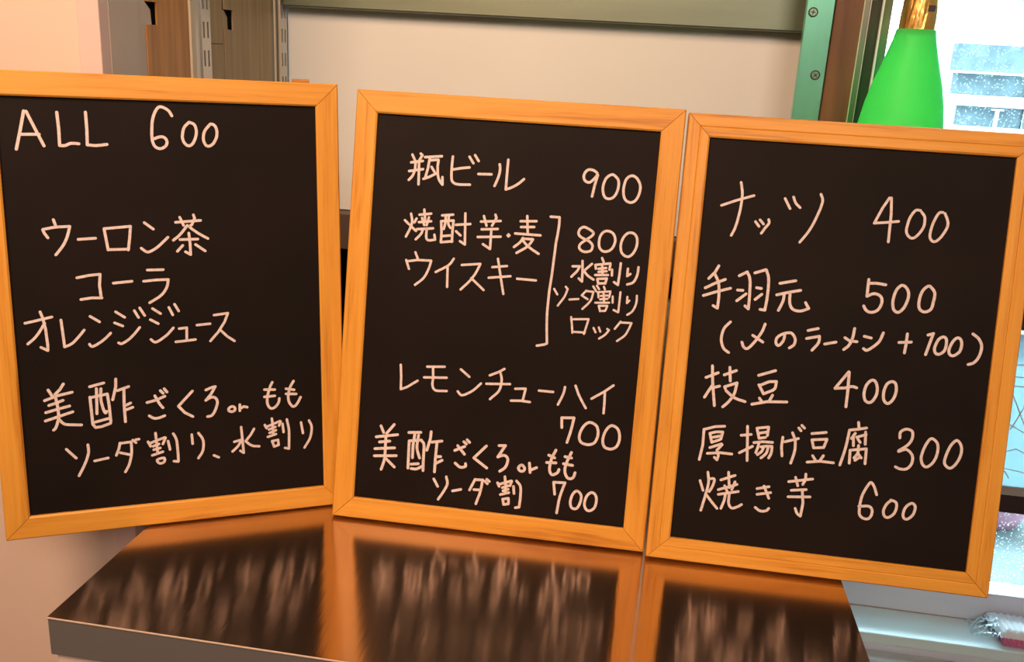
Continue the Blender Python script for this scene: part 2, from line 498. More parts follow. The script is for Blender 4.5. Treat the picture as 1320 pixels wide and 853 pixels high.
# milky sheet with embossed lines standing against the window
sh = thing('plastic_sheet', 'milky blue plastic sheet with embossed lines, right of the right-hand board', 'sheet', (0.62, 1.150, 0.872))
bm = bmesh.new(); add_box(bm, -0.16, 0.16, 0, 0.002, 0.0, 0.2036)
obj('film_sheet', bm, M['sheet'], sh)
bm = bmesh.new(); add_box(bm, -0.161, 0.161, -0.002, 0.004, -0.008, 0.004)
obj('bottom_binding', bm, M['alu_light'], sh)
LINES = [[(-.16, .165), (-.10, .168), (.1, .160)], [(-.16, .150), (-.10, .149), (.1, .145)], [(-.16, .138), (-.05, .136), (.12, .130)],
         [(-.15, .13), (-.128, .09), (-.10, .05), (-.06, .03)], [(-.15, .09), (-.12, .075), (-.08, .095), (-.02, .12)],
         [(-.155, .045), (-.13, .055), (-.105, .045), (-.07, .02)], [(-.16, .03), (-.12, .025), (-.06, .012)],
         [(-.13, .14), (-.132, .11), (-.142, .08)], [(-.11, .14), (-.113, .10), (-.10, .07)], [(-.145, .018), (-.138, .024), (-.131, .015)]]
for ln in LINES:
    bm = bmesh.new()
    for p, q in zip(ln, ln[1:]):
        add_cyl(bm, (p[0], -0.0003, p[1]), (q[0], -0.0003, q[1]), 0.0009, n=8)
    obj('embossed_line', bm, M['line_art'], sh)

# wrapped mesh sponge on the sill
sp = thing('wrapped_sponge', 'white and blue mesh sponge with a pink pad in a clear wrapper on the sill', 'sponge', (0.574, 1.136, 0.6652), (0, 0, -0.03))
bm = bmesh.new()
NX, NY = 60, 16
X0, X1, Y0, Y1 = -0.072, 0.10, -0.023, 0.029
g = [[None] * (NY + 1) for _ in range(NX + 1)]
for i in range(NX + 1):
    for j in range(NY + 1):
        x = X0 + (X1 - X0) * i / NX + 0.010 * (1 - j / NY) * (1 if i < 20 else 0) * (1 - i / 20)
        y = Y0 + (Y1 - Y0) * j / NY
        e = 0.0020 * math.sin(i * 2.1 + (j % 2) * 1.5) * math.cos(j * 3.1)
        edge = min(1, min(i, NX - i) / 3, min(j, NY - j) / 2)
        g[i][j] = bm.verts.new((x, y, 0.012 + 0.009 * edge ** 0.5 + e))
for i in range(NX):
    for j in range(NY):
        bm.faces.new((g[i][j], g[i + 1][j], g[i + 1][j + 1], g[i][j + 1]))
obj('mesh_sponge', bm, M['mesh_foam'], sp, smooth=True)
bm = bmesh.new()
add_box(bm, X0 + 0.012, X1, Y0 - 0.001, Y1 - 0.002, 0.001, 0.0125)
obj('scouring_pad', bm, M['pink_pad'], sp, bevel=0.002)
bm = bmesh.new()
g = [[None] * 15 for _ in range(15)]
for i in range(15):
    for j in range(15):
        t = i / 14
        s = j / 14
        x = X0 - 0.020 + 0.030 * t + random.uniform(-.0013, .0013) - 0.004 * abs(s - 0.5)
        y = Y0 - 0.004 + (Y1 - Y0 + 0.006) * (0.25 * (1 - t) + s * (1 - 0.35 * (1 - t)))
        z = 0.0015 + 0.021 * t ** 0.7 * math.sin(math.pi * min(1, max(0.06, s))) ** 0.35 + random.uniform(0, .0022) + 0.0012 * math.sin(s * 26)
        g[i][j] = bm.verts.new((x, y, z))
for i in range(14):
    for j in range(14):
        bm.faces.new((g[i][j], g[i + 1][j], g[i + 1][j + 1], g[i][j + 1]))
obj('crumpled_wrapper', bm, M['film'], sp)

# ---------------------------------------------------------------- outside
struct(boxo('ground_outside', M['ext_ground'], -6, 14, 1.62, 30, -0.12, -0.02))
bl = thing('building', 'pale building with blue glazed balcony bands seen through the upper window pane', 'building', (4.6, 12, -0.02))
def bpart(name, m, x0, x1, y0, y1, z0, z1, label=None):
    return boxo(name, m, x0 - 4.6, x1 - 4.6, y0 - 12, y1 - 12, z0 + 0.02, z1 + 0.02, bl, label=label)
bpart('wall', M['ext_white'], 2.9, 9.0, 12.3, 14.0, -0.02, 1.84)
bpart('glazed_band', M['ext_blue'], 3.50, 8.5, 12.1, 12.3, 1.52, 1.83)
bpart('glazed_band', M['ext_blue'], 3.55, 8.5, 12.1, 12.3, 1.25, 1.49)
bpart('glazed_band', M['ext_blue'], 3.66, 8.5, 12.1, 12.3, 0.88, 1.12)
bpart('balcony_slab', M['ext_white'], 3.50, 8.5, 11.9, 12.3, 1.49, 1.515)
bpart('balcony_slab', M['ext_white'], 3.45, 8.5, 11.9, 12.3, 1.12, 1.245)
bpart('balcony_slab', M['ext_white'], 3.45, 8.5, 11.9, 12.3, 0.75, 0.88)
for x in (4.36, 5.2, 6.0):
    bpart('mullion', M['alu_mid'], x, x + 0.015, 12.06, 12.1, 0.88, 1.83)
bpart('post', M['ext_white'], 4.02, 4.05, 11.95, 12.0, 0.88, 1.08)
bpart('post_cap', M['ext_white'], 3.97, 4.10, 11.94, 12.01, 1.08, 1.10)
bm = bmesh.new()
pts = [(2.6, 8, 2.02), (3.0, 8, 1.97), (3.4, 8, 1.86), (3.9, 8, 1.66), (4.6, 8, 1.30)]
for p, q in zip(pts, pts[1:]):
    add_cyl(bm, p, q, 0.006, n=6)
tag(obj('overhead_cable', bm, M['cable']), 'thin dark overhead cable crossing the white sky', 'cable')
# faded pink tub outside the lower pane
bm = bmesh.new()
add_lathe(bm, [(0.01, 0.0), (0.10, 0.0), (0.115, 0.04), (0.125, 0.09), (0.128, 0.10), (0.118, 0.10), (0.11, 0.05), (0.09, 0.012), (0.01, 0.01)], 40)
o = obj('plastic_tub', bm, M['ext_pink'], smooth=True, loc=(1.22, 2.98, -0.02))
tag(o, 'faded pink tub outside, behind the frosted lower window pane', 'tub')

# ---------------------------------------------------------------- counter
cab = thing('base_cabinet', 'pinkish white cabinet under the steel counter top', 'cabinet', (-0.119, 0.85, 0))
bm = bmesh.new(); add_box(bm, -0.335, 0.335, -0.236, 0.248, 0.08, 0.8635)
obj('carcass', bm, M['cabinet'], cab)
bm = bmesh.new(); add_box(bm, -0.32, 0.32, -0.21, 0.24, 0.0, 0.08)
obj('plinth', bm, M['alu_dark'], cab)
for x0, x1, hx in ((-0.336, -0.001, -0.03), (0.001, 0.336, 0.03)):
    bm = bmesh.new(); add_box(bm, x0, x1, -0.254, -0.2365, 0.085, 0.8625)
    d = obj('door', bm, M['cabinet'], cab, bevel=0.002)
    bm = bmesh.new(); add_cyl(bm, (hx, -0.275, 0.62), (hx, -0.275, 0.74), 0.005)
    add_cyl(bm, (hx, -0.275, 0.63), (hx, -0.254, 0.63), 0.004); add_cyl(bm, (hx, -0.275, 0.73), (hx, -0.254, 0.73), 0.004)
    obj('handle', bm, M['alu_light'], d, smooth=True)
top = thing('counter_top', 'dark mirror-like steel counter top the boards stand on', 'counter', (-0.119, 0.85, 0.864))
bm = bmesh.new(); add_box(bm, -0.339, 0.339, -0.2573, 0.25, 0.0353, 0.036)
uvl = bm.loops.layers.uv.new('UVMap')
for fc in bm.faces:
    for lp in fc.loops:
        lp[uvl].uv = (lp.vert.co.x, lp.vert.co.y)
obj('steel_sheet', bm, M['steel_top'], top)
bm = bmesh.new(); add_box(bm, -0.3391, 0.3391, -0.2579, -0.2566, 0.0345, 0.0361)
obj('lip_highlight', bm, M['edge_highlight'], top, bevel=0.0005)  # thin strip added as the painted edge glint
bm = bmesh.new(); add_box(bm, -0.3388, 0.3388, -0.2571, 0.2498, 0.0, 0.0352)
obj('edge_band', bm, M['steel_edge'], top, bevel=0.0008)

# ---------------------------------------------------------------- the three menu boards
BW, BH, FW, BT, REC = 0.32, 0.43178, 0.02173, 0.015, 0.004
GROOVE = {'L': 0.0, 'M': 0.0, 'R': 1.0}

def rail(parent, p_out0, p_out1, p_in1, p_in0, groove):
    """one mitred rail; outer edge p_out0-p_out1, inner edge p_in0-p_in1 in (x, z); face at y = 0"""
    bm = bmesh.new()
    uvl = bm.loops.layers.uv.new('UVMap')
    A, B, Cc, D = [Vector((p[0], 0, p[1])) for p in (p_out0, p_out1, p_in1, p_in0)]
    g = 0.00025                          # hairline at the mitre
    dirv = (B - A).normalized()
    A2, B2 = A + dirv * g, B - dirv * g
    D2, C2 = D + dirv * g, Cc - dirv * g
    # profile across the rail: (fraction from outer to inner, depth)
    if groove:
        prof = [(0.0, BT), (0.0, 0.0012), (0.05, 0.0), (0.52, 0.0), (0.56, 0.0007), (0.60, 0.0), (0.93, 0.0002), (1.0, 0.0014), (1.0, BT - 0.004)]
    else:
        prof = [(0.0, BT), (0.0, 0.0012), (0.05, 0.0), (0.93, 0.0), (1.0, 0.0013), (1.0, BT - 0.004)]
    rows = []
    for f, d in prof:
        p = A2.lerp(D2, f) + Vector((0, d, 0))
        q = B2.lerp(C2, f) + Vector((0, d, 0))
        rows.append((bm.verts.new(p), bm.verts.new(q), f))
    L = (B - A).length
    off = dirv
    def setuv(face):
        for l in face.loops:
            co = l.vert.co
            u = (co - A).dot(off)
            fr = min(1.0, ((co - A) - off * u).length / FW)
            l[uvl].uv = (u, fr * FW)
    for (a, b, f0), (c, d, f1) in zip(rows, rows[1:]):
        setuv(bm.faces.new((a, b, d, c)))
    setuv(bm.faces.new((rows[-1][0], rows[-1][1], rows[0][1], rows[0][0])))
    setuv(bm.faces.new([r[0] for r in rows]))
    setuv(bm.faces.new([r[1] for r in reversed(rows)]))
    return obj('frame_rail', bm, M['pine'], parent)

def capsule(bm, p, q, r, y0, y1, n=5):
    px, pz = p
    qx, qz = q
    a = math.atan2(qz - pz, qx - px)
    out = []
    for i in range(n + 1):
        t = a - math.pi / 2 + math.pi * i / n
        out.append((qx + r * math.cos(t), qz + r * math.sin(t)))
    for i in range(n + 1):
        t = a + math.pi / 2 + math.pi * i / n
        out.append((px + r * math.cos(t), pz + r * math.sin(t)))
    F = [bm.verts.new((x, y0, z)) for x, z in out]
    B = [bm.verts.new((x, y1, z)) for x, z in out]
    bm.faces.new(F)
    k = len(out)
    for i in range(k):
        bm.faces.new((F[i], B[i], B[(i + 1) % k], F[(i + 1) % k]))

def menu_board(key, loc, yaw, lean, label, leg_u, leg_up):
    t = thing('menu_board', label, 'menu board', loc, (-lean, 0, yaw), 'three framed menu boards on the counter')
    W_, H_, F_ = BW, BH, FW
    gr = GROOVE[key]
    rail(t, (0, H_), (W_, H_), (W_ - F_, H_ - F_), (F_, H_ - F_), gr)
    rail(t, (W_, 0), (0, 0), (F_, F_), (W_ - F_, F_), gr)
    rail(t, (0, 0), (0, H_), (F_, H_ - F_), (F_, F_), gr)
    rail(t, (W_, H_), (W_, 0), (W_ - F_, F_), (W_ - F_, H_ - F_), gr)
    bm = bmesh.new()
    add_box(bm, F_ - 0.004, W_ - F_ + 0.004, REC, REC + 0.003, F_ - 0.004, H_ - F_ + 0.004)
    obj('chalkboard_panel', bm, M['board'], t)
    # rear prop leg, hinged near the top, foot on the counter
    mw = Matrix.Translation(loc) @ Matrix.Rotation(yaw, 4, 'Z') @ Matrix.Rotation(-lean, 4, 'X')
    foot_w = Vector(loc) + Vector((math.cos(yaw), math.sin(yaw), 0)) * leg_u + Vector((-math.sin(yaw), math.cos(yaw), 0)) * 0.155
    foot_w.z = CT + 0.0035
    foot = mw.inverted() @ foot_w
    topp = Vector((leg_u, BT + 0.0045, H_ + leg_up))
    bm = bmesh.new()
    d = (foot - topp).normalized()
    side = Vector((1, 0, 0))
    nn = d.cross(side).normalized()
    vs = []
    for p in (topp, foot):
        for sx, sn in ((-1, -1), (1, -1), (1, 1), (-1, 1)):
            vs.append(bm.verts.new(p + side * sx * 0.008 + nn * sn * 0.003))
    for f in ((0, 1, 2, 3), (7, 6, 5, 4), (0, 4, 5, 1), (1, 5, 6, 2), (2, 6, 7, 3), (3, 7, 4, 0)):
        bm.faces.new([vs[i] for i in f])
    lg = obj('prop_leg', bm, M['wood_orange'], t)
    bm = bmesh.new()
    add_box(bm, leg_u - 0.01, leg_u + 0.01, BT + 0.0002, BT + 0.0015, H_ - 0.05, H_ - 0.012)
    obj('hinge', bm, M['alu_light'], lg)
    for b, txt, w, data in WRITING:
        if b != key:
            continue
        bm = bmesh.new()
        k = 0
        for s in data.split(';'):
            pts = [tuple(float(c) * 1e-4 for c in q.split(',')) for q in s.split()]
            for p, q in zip(pts, pts[1:]):
                k += 1
                capsule(bm, p, q, w * 0.00044, REC - 0.00022 - 0.000004 * (k % 9), REC + 0.0001)
        o = obj('chalk_writing', bm, M['chalk'], t, label='white handwriting reading %s' % txt)
    return t

# handwriting: (board, words, stroke width in mm, strokes in tenths of a mm on the board face)
WRITING = [
    ('L', 'ALL', 2.97, '435,3974 397,3813 353,3641;454,3971 517,3816 576,3674;389,3771 544,3775;699,3971 705,3821 703,3680;703,3680 714,3680 725,3679 736,3679 747,3681 759,3685 770,3691 782,3697 796,3701 811,3702 828,3702 845,3700 861,3699;933,3979 935,3827 930,3691;930,3691 948,3689 967,3688 985,3686 1005,3686 1026,3688 1049,3691 1071,3695 1094,3698'),
    ('L', '600', 2.97, '1664,3970 1657,3983 1651,3995 1644,4008 1635,4018 1621,4029 1605,4038 1588,4046 1573,4049 1561,4048 1551,4043 1542,4035 1533,4023 1523,4007 1513,3986 1504,3963 1497,3940 1492,3917 1488,3892 1486,3866 1484,3841 1482,3816 1481,3789 1482,3764 1483,3742 1487,3724 1492,3709 1499,3695 1507,3685 1517,3677 1529,3672 1542,3669 1554,3669 1566,3673 1578,3679 1589,3687 1598,3695 1604,3705 1608,3716 1610,3727 1610,3737 1607,3746 1603,3756 1597,3764 1591,3770 1582,3774 1573,3777 1562,3778 1551,3777 1540,3774 1528,3770 1515,3764 1503,3759;1813,3917 1801,3905 1788,3893 1776,3881 1766,3865 1758,3846 1753,3824 1749,3802 1747,3782 1749,3765 1752,3749 1757,3735 1764,3724 1772,3714 1782,3706 1793,3701 1803,3699 1814,3703 1825,3710 1835,3720 1845,3734 1854,3752 1863,3774 1869,3797 1873,3818 1874,3839 1871,3859 1867,3878 1860,3893 1851,3903 1840,3908 1828,3912 1816,3917;1990,3892 1980,3881 1968,3868 1956,3852 1947,3837 1941,3821 1936,3803 1934,3785 1933,3769 1934,3755 1937,3741 1942,3729 1947,3719 1952,3711 1959,3705 1966,3701 1974,3700 1983,3701 1994,3705 2005,3712 2016,3721 2026,3733 2035,3748 2044,3764 2051,3781 2055,3797 2057,3815 2058,3833 2057,3848 2054,3862 2050,3874 2045,3885 2039,3893 2032,3899 2023,3903 2014,3905 2007,3906 2002,3905 1999,3903 1996,3899 1990,3892'),
    ('L', 'ウーロン茶', 2.84, '606,3017 620,2964;513,2924 526,2891 550,2853;514,2929 537,2934 561,2939 585,2944 612,2948 641,2951 672,2952 705,2954 737,2955;737,2955 731,2932 725,2909 718,2886 711,2864 703,2843 693,2822 683,2802 671,2781 656,2760 639,2739 622,2717 605,2696;800,2835 946,2844;1024,2931 1034,2843 1047,2733;1024,2931 1251,2951;1251,2951 1238,2840 1220,2730;1048,2736 1223,2738;1373,2984 1449,2923;1334,2745 1343,2737 1352,2729 1361,2721 1369,2715 1377,2711 1383,2708 1390,2707 1401,2709 1416,2715 1434,2724 1454,2736 1475,2751 1498,2771 1523,2795 1549,2820 1574,2845;1649,2985 1875,3002;1688,3033 1720,2955;1812,3055 1822,3023 1794,2963 1769,2941;1621,2815 1636,2828 1652,2840 1668,2853 1684,2869 1701,2888 1718,2910 1736,2933 1753,2955;1758,2951 1778,2935 1798,2917 1819,2901 1840,2885 1863,2870 1886,2856 1910,2842 1934,2828;1681,2821 1842,2824;1763,2882 1770,2781 1770,2676 1725,2704;1703,2765 1652,2710;1819,2772 1904,2709'),
    ('L', 'コーラ', 2.83, '766,2480 863,2499 964,2508;964,2508 953,2403 961,2285;787,2276 880,2288 966,2285;1073,2421 1235,2434;1376,2537 1516,2537;1338,2431 1443,2440 1557,2442;1557,2442 1554,2423 1551,2404 1547,2386 1540,2367 1530,2347 1518,2328 1503,2308 1484,2290 1462,2272 1435,2256 1407,2239 1380,2223'),
    ('L', 'オレンジジュース', 2.75, '307,2073 410,2095 532,2122;438,2174 456,2114 472,2010 480,1855 477,1807 422,1841;468,2065 457,2048 447,2030 436,2013 425,1996 414,1978 401,1961 389,1945 375,1930 361,1916 346,1903 331,1891 316,1878;606,2090 613,1969 620,1834;620,1834 635,1840 652,1846 667,1853 683,1862 698,1874 712,1888 727,1904 741,1920 755,1936 769,1952 782,1969 796,1986;854,2114 932,2058;833,1849 837,1841 842,1833 847,1827 855,1825 866,1827 879,1833 894,1841 908,1850 922,1858 937,1868 951,1879 966,1891 980,1903 993,1917 1007,1931 1021,1946;1076,2148 1152,2092;1062,2043 1131,2009;1085,1849 1091,1845 1097,1841 1104,1838 1113,1839 1127,1845 1145,1855 1163,1867 1180,1879 1193,1891 1206,1904 1218,1916 1231,1930 1243,1944 1255,1959 1267,1974 1279,1989;1240,2153 1274,2085;1289,2177 1329,2102;1402,2166 1472,2114;1378,2059 1446,2017;1373,1866 1382,1857 1391,1847 1400,1840 1412,1837 1427,1841 1445,1850 1463,1862 1479,1873 1493,1883 1506,1893 1519,1903 1531,1915 1543,1928 1555,1942 1568,1956 1580,1970;1549,2172 1581,2097;1602,2200 1636,2133;1632,1960 1702,1966;1702,1966 1697,1853;1596,1831 1676,1836 1777,1845;1797,1987 1919,1995;1959,2079 2089,2093;2089,2093 2055,2007 1992,1910 1915,1823;2018,1922 2075,1861 2142,1811'),
    ('L', '美酢ざくろ', 2.96, '453,1432 480,1376;585,1481 554,1431 507,1384;416,1331 523,1370 655,1396;449,1282 507,1299 572,1323;419,1215 514,1239 624,1264;410,1134 509,1164 647,1205;509,1365 522,1270 526,1168;525,1156 521,1143 518,1131 514,1119 510,1106 506,1093 501,1080 495,1067 491,1057 486,1051 482,1047 477,1043 473,1040;529,1137 535,1128 541,1119 547,1110 554,1103 561,1097 567,1092 576,1088 592,1084 616,1080 647,1077 681,1073 714,1070;808,1438 932,1467;865,1415 862,1320 855,1169;904,1412 902,1388 900,1364 898,1340 898,1317 899,1293 902,1269 906,1247 910,1227 914,1209 919,1192 924,1179 929,1171 932,1170 935,1174 938,1180 941,1186;804,1337 808,1222 813,1068 835,1034 887,1038 968,1065;803,1330 877,1344 957,1357;957,1357 967,1235 972,1080;827,1086 954,1114;1039,1498 1035,1422 1001,1296;1047,1383 1149,1416;1105,1391 1099,1237 1101,1069;1110,1230 1157,1252;1107,1185 1174,1208;1305,1245 1379,1261 1469,1296;1379,1307 1387,1288 1396,1268 1404,1250 1413,1233 1421,1218 1429,1206 1437,1194 1446,1182;1318,1110 1328,1102 1338,1095 1347,1088 1358,1083 1369,1080 1381,1080 1393,1081 1405,1083 1418,1086 1432,1091 1446,1096 1459,1101;1431,1355 1455,1327;1467,1372 1491,1337;1725,1330 1658,1260 1589,1186;1589,1186 1645,1116 1718,1070;1851,1331 1863,1336 1875,1341 1886,1346 1898,1350 1909,1353 1920,1356 1930,1358 1941,1360;1941,1360 1895,1282 1846,1226;1846,1226 1858,1233 1870,1241 1882,1248 1894,1253 1905,1254 1917,1254 1927,1251 1936,1245 1944,1237 1950,1226 1954,1213 1955,1197 1952,1179 1946,1159 1939,1138 1931,1119 1924,1104 1916,1090 1907,1078 1898,1069 1888,1063 1877,1061 1866,1060 1855,1059'),
    ('L', 'or', 2.96, '2093,1144 2085,1142 2077,1139 2069,1134 2064,1129 2060,1123 2058,1115 2058,1108 2060,1102 2065,1098 2074,1094 2083,1091 2091,1090 2098,1091 2105,1094 2112,1097 2116,1102 2119,1108 2120,1117 2119,1125 2117,1131 2113,1136 2107,1140 2100,1143 2093,1144;2168,1157 2166,1094;2166,1114 2205,1135 2238,1125'),
    ('L', 'もも', 2.96, '2491,1366 2484,1352 2477,1339 2470,1325 2463,1307 2456,1286 2449,1262 2443,1237 2439,1215 2436,1194 2435,1174 2436,1156 2439,1140 2444,1125 2451,1112 2460,1101 2469,1094 2480,1092 2492,1095 2504,1100 2515,1107 2524,1116 2534,1128 2542,1140 2548,1152 2552,1162 2553,1172 2554,1182 2556,1192;2412,1295 2514,1288;2410,1219 2512,1223;2702,1365 2694,1351 2685,1337 2676,1323 2668,1306 2662,1288 2655,1267 2650,1247 2647,1226 2645,1207 2645,1187 2647,1168 2651,1151 2658,1134 2668,1118 2678,1105 2689,1097 2698,1096 2708,1100 2718,1107 2728,1118 2738,1132 2749,1150 2759,1171 2769,1190;2625,1289 2706,1272;2624,1235 2725,1227'),
    ('L', 'ソーダ割り、', 2.8, '568,842 648,745;757,869 758,850 760,830 760,810 758,789 752,766 744,741 735,715 723,688 710,660 694,629 677,598 661,567;806,702 927,720;1040,860 1027,802 1001,739;1040,856 1141,863;1141,857 1141,831 1141,805 1141,779 1138,752 1134,723 1127,692 1119,662 1111,636 1102,615 1092,597 1082,580 1072,563;1037,762 1122,734;1157,879 1184,850;1185,882 1212,883;1365,931 1368,875;1293,849 1314,801;1303,829 1370,855 1448,879;1454,877 1427,814;1337,799 1392,818;1341,763 1401,776;1324,707 1423,735;1369,849 1375,726;1372,660 1384,665 1402,669 1420,671 1432,670 1436,663 1437,651 1434,639 1430,630 1423,624 1413,620 1402,618 1393,618 1386,620 1379,625 1374,630 1370,636 1368,642 1366,649 1367,655 1372,660;1476,839 1490,751;1527,911 1535,896 1542,881 1549,864 1554,845 1557,821 1559,795 1560,766 1561,738 1562,709 1562,679 1562,649 1561,620;1561,620 1520,628;1699,885 1703,791;1762,896 1773,878 1785,861 1795,843 1802,822 1805,797 1805,769 1802,741 1797,715 1789,693 1777,673 1763,655 1751,636;1899,651 1944,626'),
    ('L', '水割り', 2.8, '2172,922 2180,788 2187,650 2156,674;2100,774 2167,789;2163,775 2156,762 2150,749 2142,736 2133,724 2121,711 2107,699 2093,686 2079,674;2297,893 2263,835 2211,771;2217,764 2230,751 2243,738 2257,727 2272,717 2288,712 2306,709 2324,707 2342,704;2475,987 2481,932;2404,925 2421,889;2421,903 2555,953;2561,948 2545,906;2443,873 2508,895;2448,837 2513,859;2430,796 2512,819;2481,925 2486,815;2471,747 2530,755 2535,700 2489,687 2471,747;2580,923 2588,833;2624,965 2629,936 2635,908 2640,878 2643,842 2643,799 2641,751 2639,700 2637,651;2637,651 2598,663;2766,921 2783,805;2848,935 2855,918 2863,902 2870,884 2873,864 2873,839 2870,811 2865,782 2857,753 2845,726 2829,700 2812,674 2795,647'),
    ('M', '瓶ビール', 2.85, '588,3724 615,3676;671,3739 689,3725 657,3666;580,3648 696,3669;566,3562 704,3590;625,3664 625,3643 625,3622 625,3601 624,3582 620,3564 615,3547 609,3531 602,3517 594,3505 586,3495 577,3486 568,3476;660,3660 665,3547 669,3439;717,3708 884,3728;765,3705 753,3603 731,3503;715,3496 772,3519 853,3566;763,3680 850,3692;853,3690 852,3670 850,3650 849,3631 850,3610 852,3588 854,3564 858,3542 862,3523 867,3509 873,3498 879,3489 885,3480 891,3472 897,3466 903,3459 909,3453;909,3453 904,3526;788,3618 820,3573;994,3733 993,3708 992,3682 991,3657 991,3633 991,3609 991,3586 992,3564 993,3545 995,3528 997,3513 1001,3500 1008,3489 1017,3481 1028,3475 1042,3470 1061,3468 1087,3467 1118,3469 1151,3471 1183,3473;1005,3608 1088,3627 1167,3639;1159,3742 1202,3682;1213,3761 1252,3707;1259,3582 1389,3588;1462,3690 1464,3679 1467,3667 1469,3655 1470,3641 1469,3624 1467,3605 1463,3586 1459,3565 1452,3544 1444,3522 1436,3500 1427,3478;1543,3740 1541,3609 1541,3452;1541,3452 1555,3458 1570,3464 1585,3470 1600,3478 1615,3486 1631,3496 1646,3506 1660,3517 1674,3528 1686,3540 1699,3552 1711,3565'),
    ('M', '900', 2.85, '2338,3701 2328,3698 2318,3693 2310,3686 2303,3678 2297,3668 2292,3655 2289,3642 2288,3630 2290,3619 2293,3608 2299,3598 2306,3590 2315,3584 2326,3580 2337,3578 2349,3579 2360,3586 2372,3596 2383,3608 2392,3619 2401,3630 2409,3642 2414,3653 2416,3663 2413,3672 2405,3680 2396,3687 2385,3693 2374,3697 2362,3700 2349,3701 2338,3701;2422,3654 2402,3564 2384,3447;2556,3668 2543,3663 2528,3654 2515,3642 2503,3627 2495,3609 2488,3587 2483,3564 2481,3542 2482,3520 2486,3497 2492,3477 2500,3460 2509,3449 2520,3441 2532,3437 2544,3436 2556,3437 2569,3441 2582,3448 2593,3458 2603,3471 2612,3488 2619,3506 2624,3525 2628,3546 2629,3568 2629,3590 2626,3608 2621,3623 2613,3634 2603,3644 2594,3652 2585,3659 2576,3665 2566,3669 2556,3668;2750,3671 2737,3668 2724,3662 2712,3653 2702,3641 2694,3626 2688,3607 2684,3586 2681,3566 2679,3547 2679,3528 2681,3509 2683,3492 2687,3477 2692,3462 2699,3449 2707,3438 2717,3429 2729,3422 2743,3418 2755,3416 2768,3418 2781,3423 2793,3430 2804,3441 2814,3456 2822,3474 2829,3493 2834,3513 2837,3531 2838,3550 2837,3569 2834,3586 2828,3604 2819,3621 2809,3636 2799,3648 2787,3658 2775,3665 2763,3670 2750,3671'),
    ('M', '焼酎 芋・麦', 2.78, '556,3078 602,3040;614,3147 619,3128 624,3110 628,3091 630,3074 629,3057 627,3042 623,3027 617,3009 609,2988 599,2965 588,2942 577,2918;673,3103 653,3063;616,3028 676,2981;745,3197 760,3096;700,3143 817,3162;699,3069 822,3088;728,3113 755,3045;797,3125 779,3047;684,2999 846,3020;743,2999 740,2988 737,2977 733,2965 726,2953 716,2940 704,2926 691,2912 678,2898;782,3006 782,2983 782,2959 782,2937 785,2919 790,2909 797,2903 805,2900 816,2899 828,2900 843,2903 859,2907 874,2911;874,2911 864,2958;928,3154 1038,3169;922,3096 933,2995 934,2893;922,3096 1042,3112;1046,3112 1043,3004 1044,2902;934,2890 1048,2908;965,3150 965,3135 966,3119 966,3103 966,3087 963,3071 960,3055 957,3038 953,3022;996,3153 995,3133 995,3112 994,3093 996,3077 1001,3064 1007,3055 1014,3047 1021,3038;945,2951 1033,2965;1071,3072 1216,3091;1159,3191 1167,3052 1176,2887 1125,2915;1079,3009 1126,2972;1320,3123 1514,3144;1345,3179 1378,3087;1458,3201 1471,3170 1432,3091;1332,3048 1492,3064;1299,2970 1526,2991;1429,3047 1430,2945 1430,2863 1356,2904;1602,3020 1603,3000;1594,3009 1612,3010;1711,3157 1867,3169;1720,3101 1849,3111;1772,3212 1790,3050;1667,3034 1916,3035;1747,2996 1741,2984 1735,2973 1728,2961 1719,2949 1707,2937 1694,2925 1679,2913 1665,2901;1741,2989 1846,2991;1846,2989 1836,2971 1826,2953 1814,2936 1798,2918 1777,2900 1750,2882 1722,2864 1695,2846;1742,2977 1759,2960 1775,2944 1792,2928 1812,2913 1835,2898 1860,2883 1886,2869 1912,2855'),
    ('M', 'square bracket', 2.78, '2002,3223 2088,3224;2088,3224 2089,3200 2090,3177 2090,3152 2089,3124 2086,3089 2083,3051 2078,3011 2074,2972;2074,2972 2071,2897 2067,2821 2064,2748 2061,2680 2057,2620 2053,2567 2049,2516 2047,2462 2046,2406 2045,2349 2045,2291 2047,2232 2051,2171 2056,2109 2062,2046 2068,1983;2068,1983 2043,1970 1970,1952'),
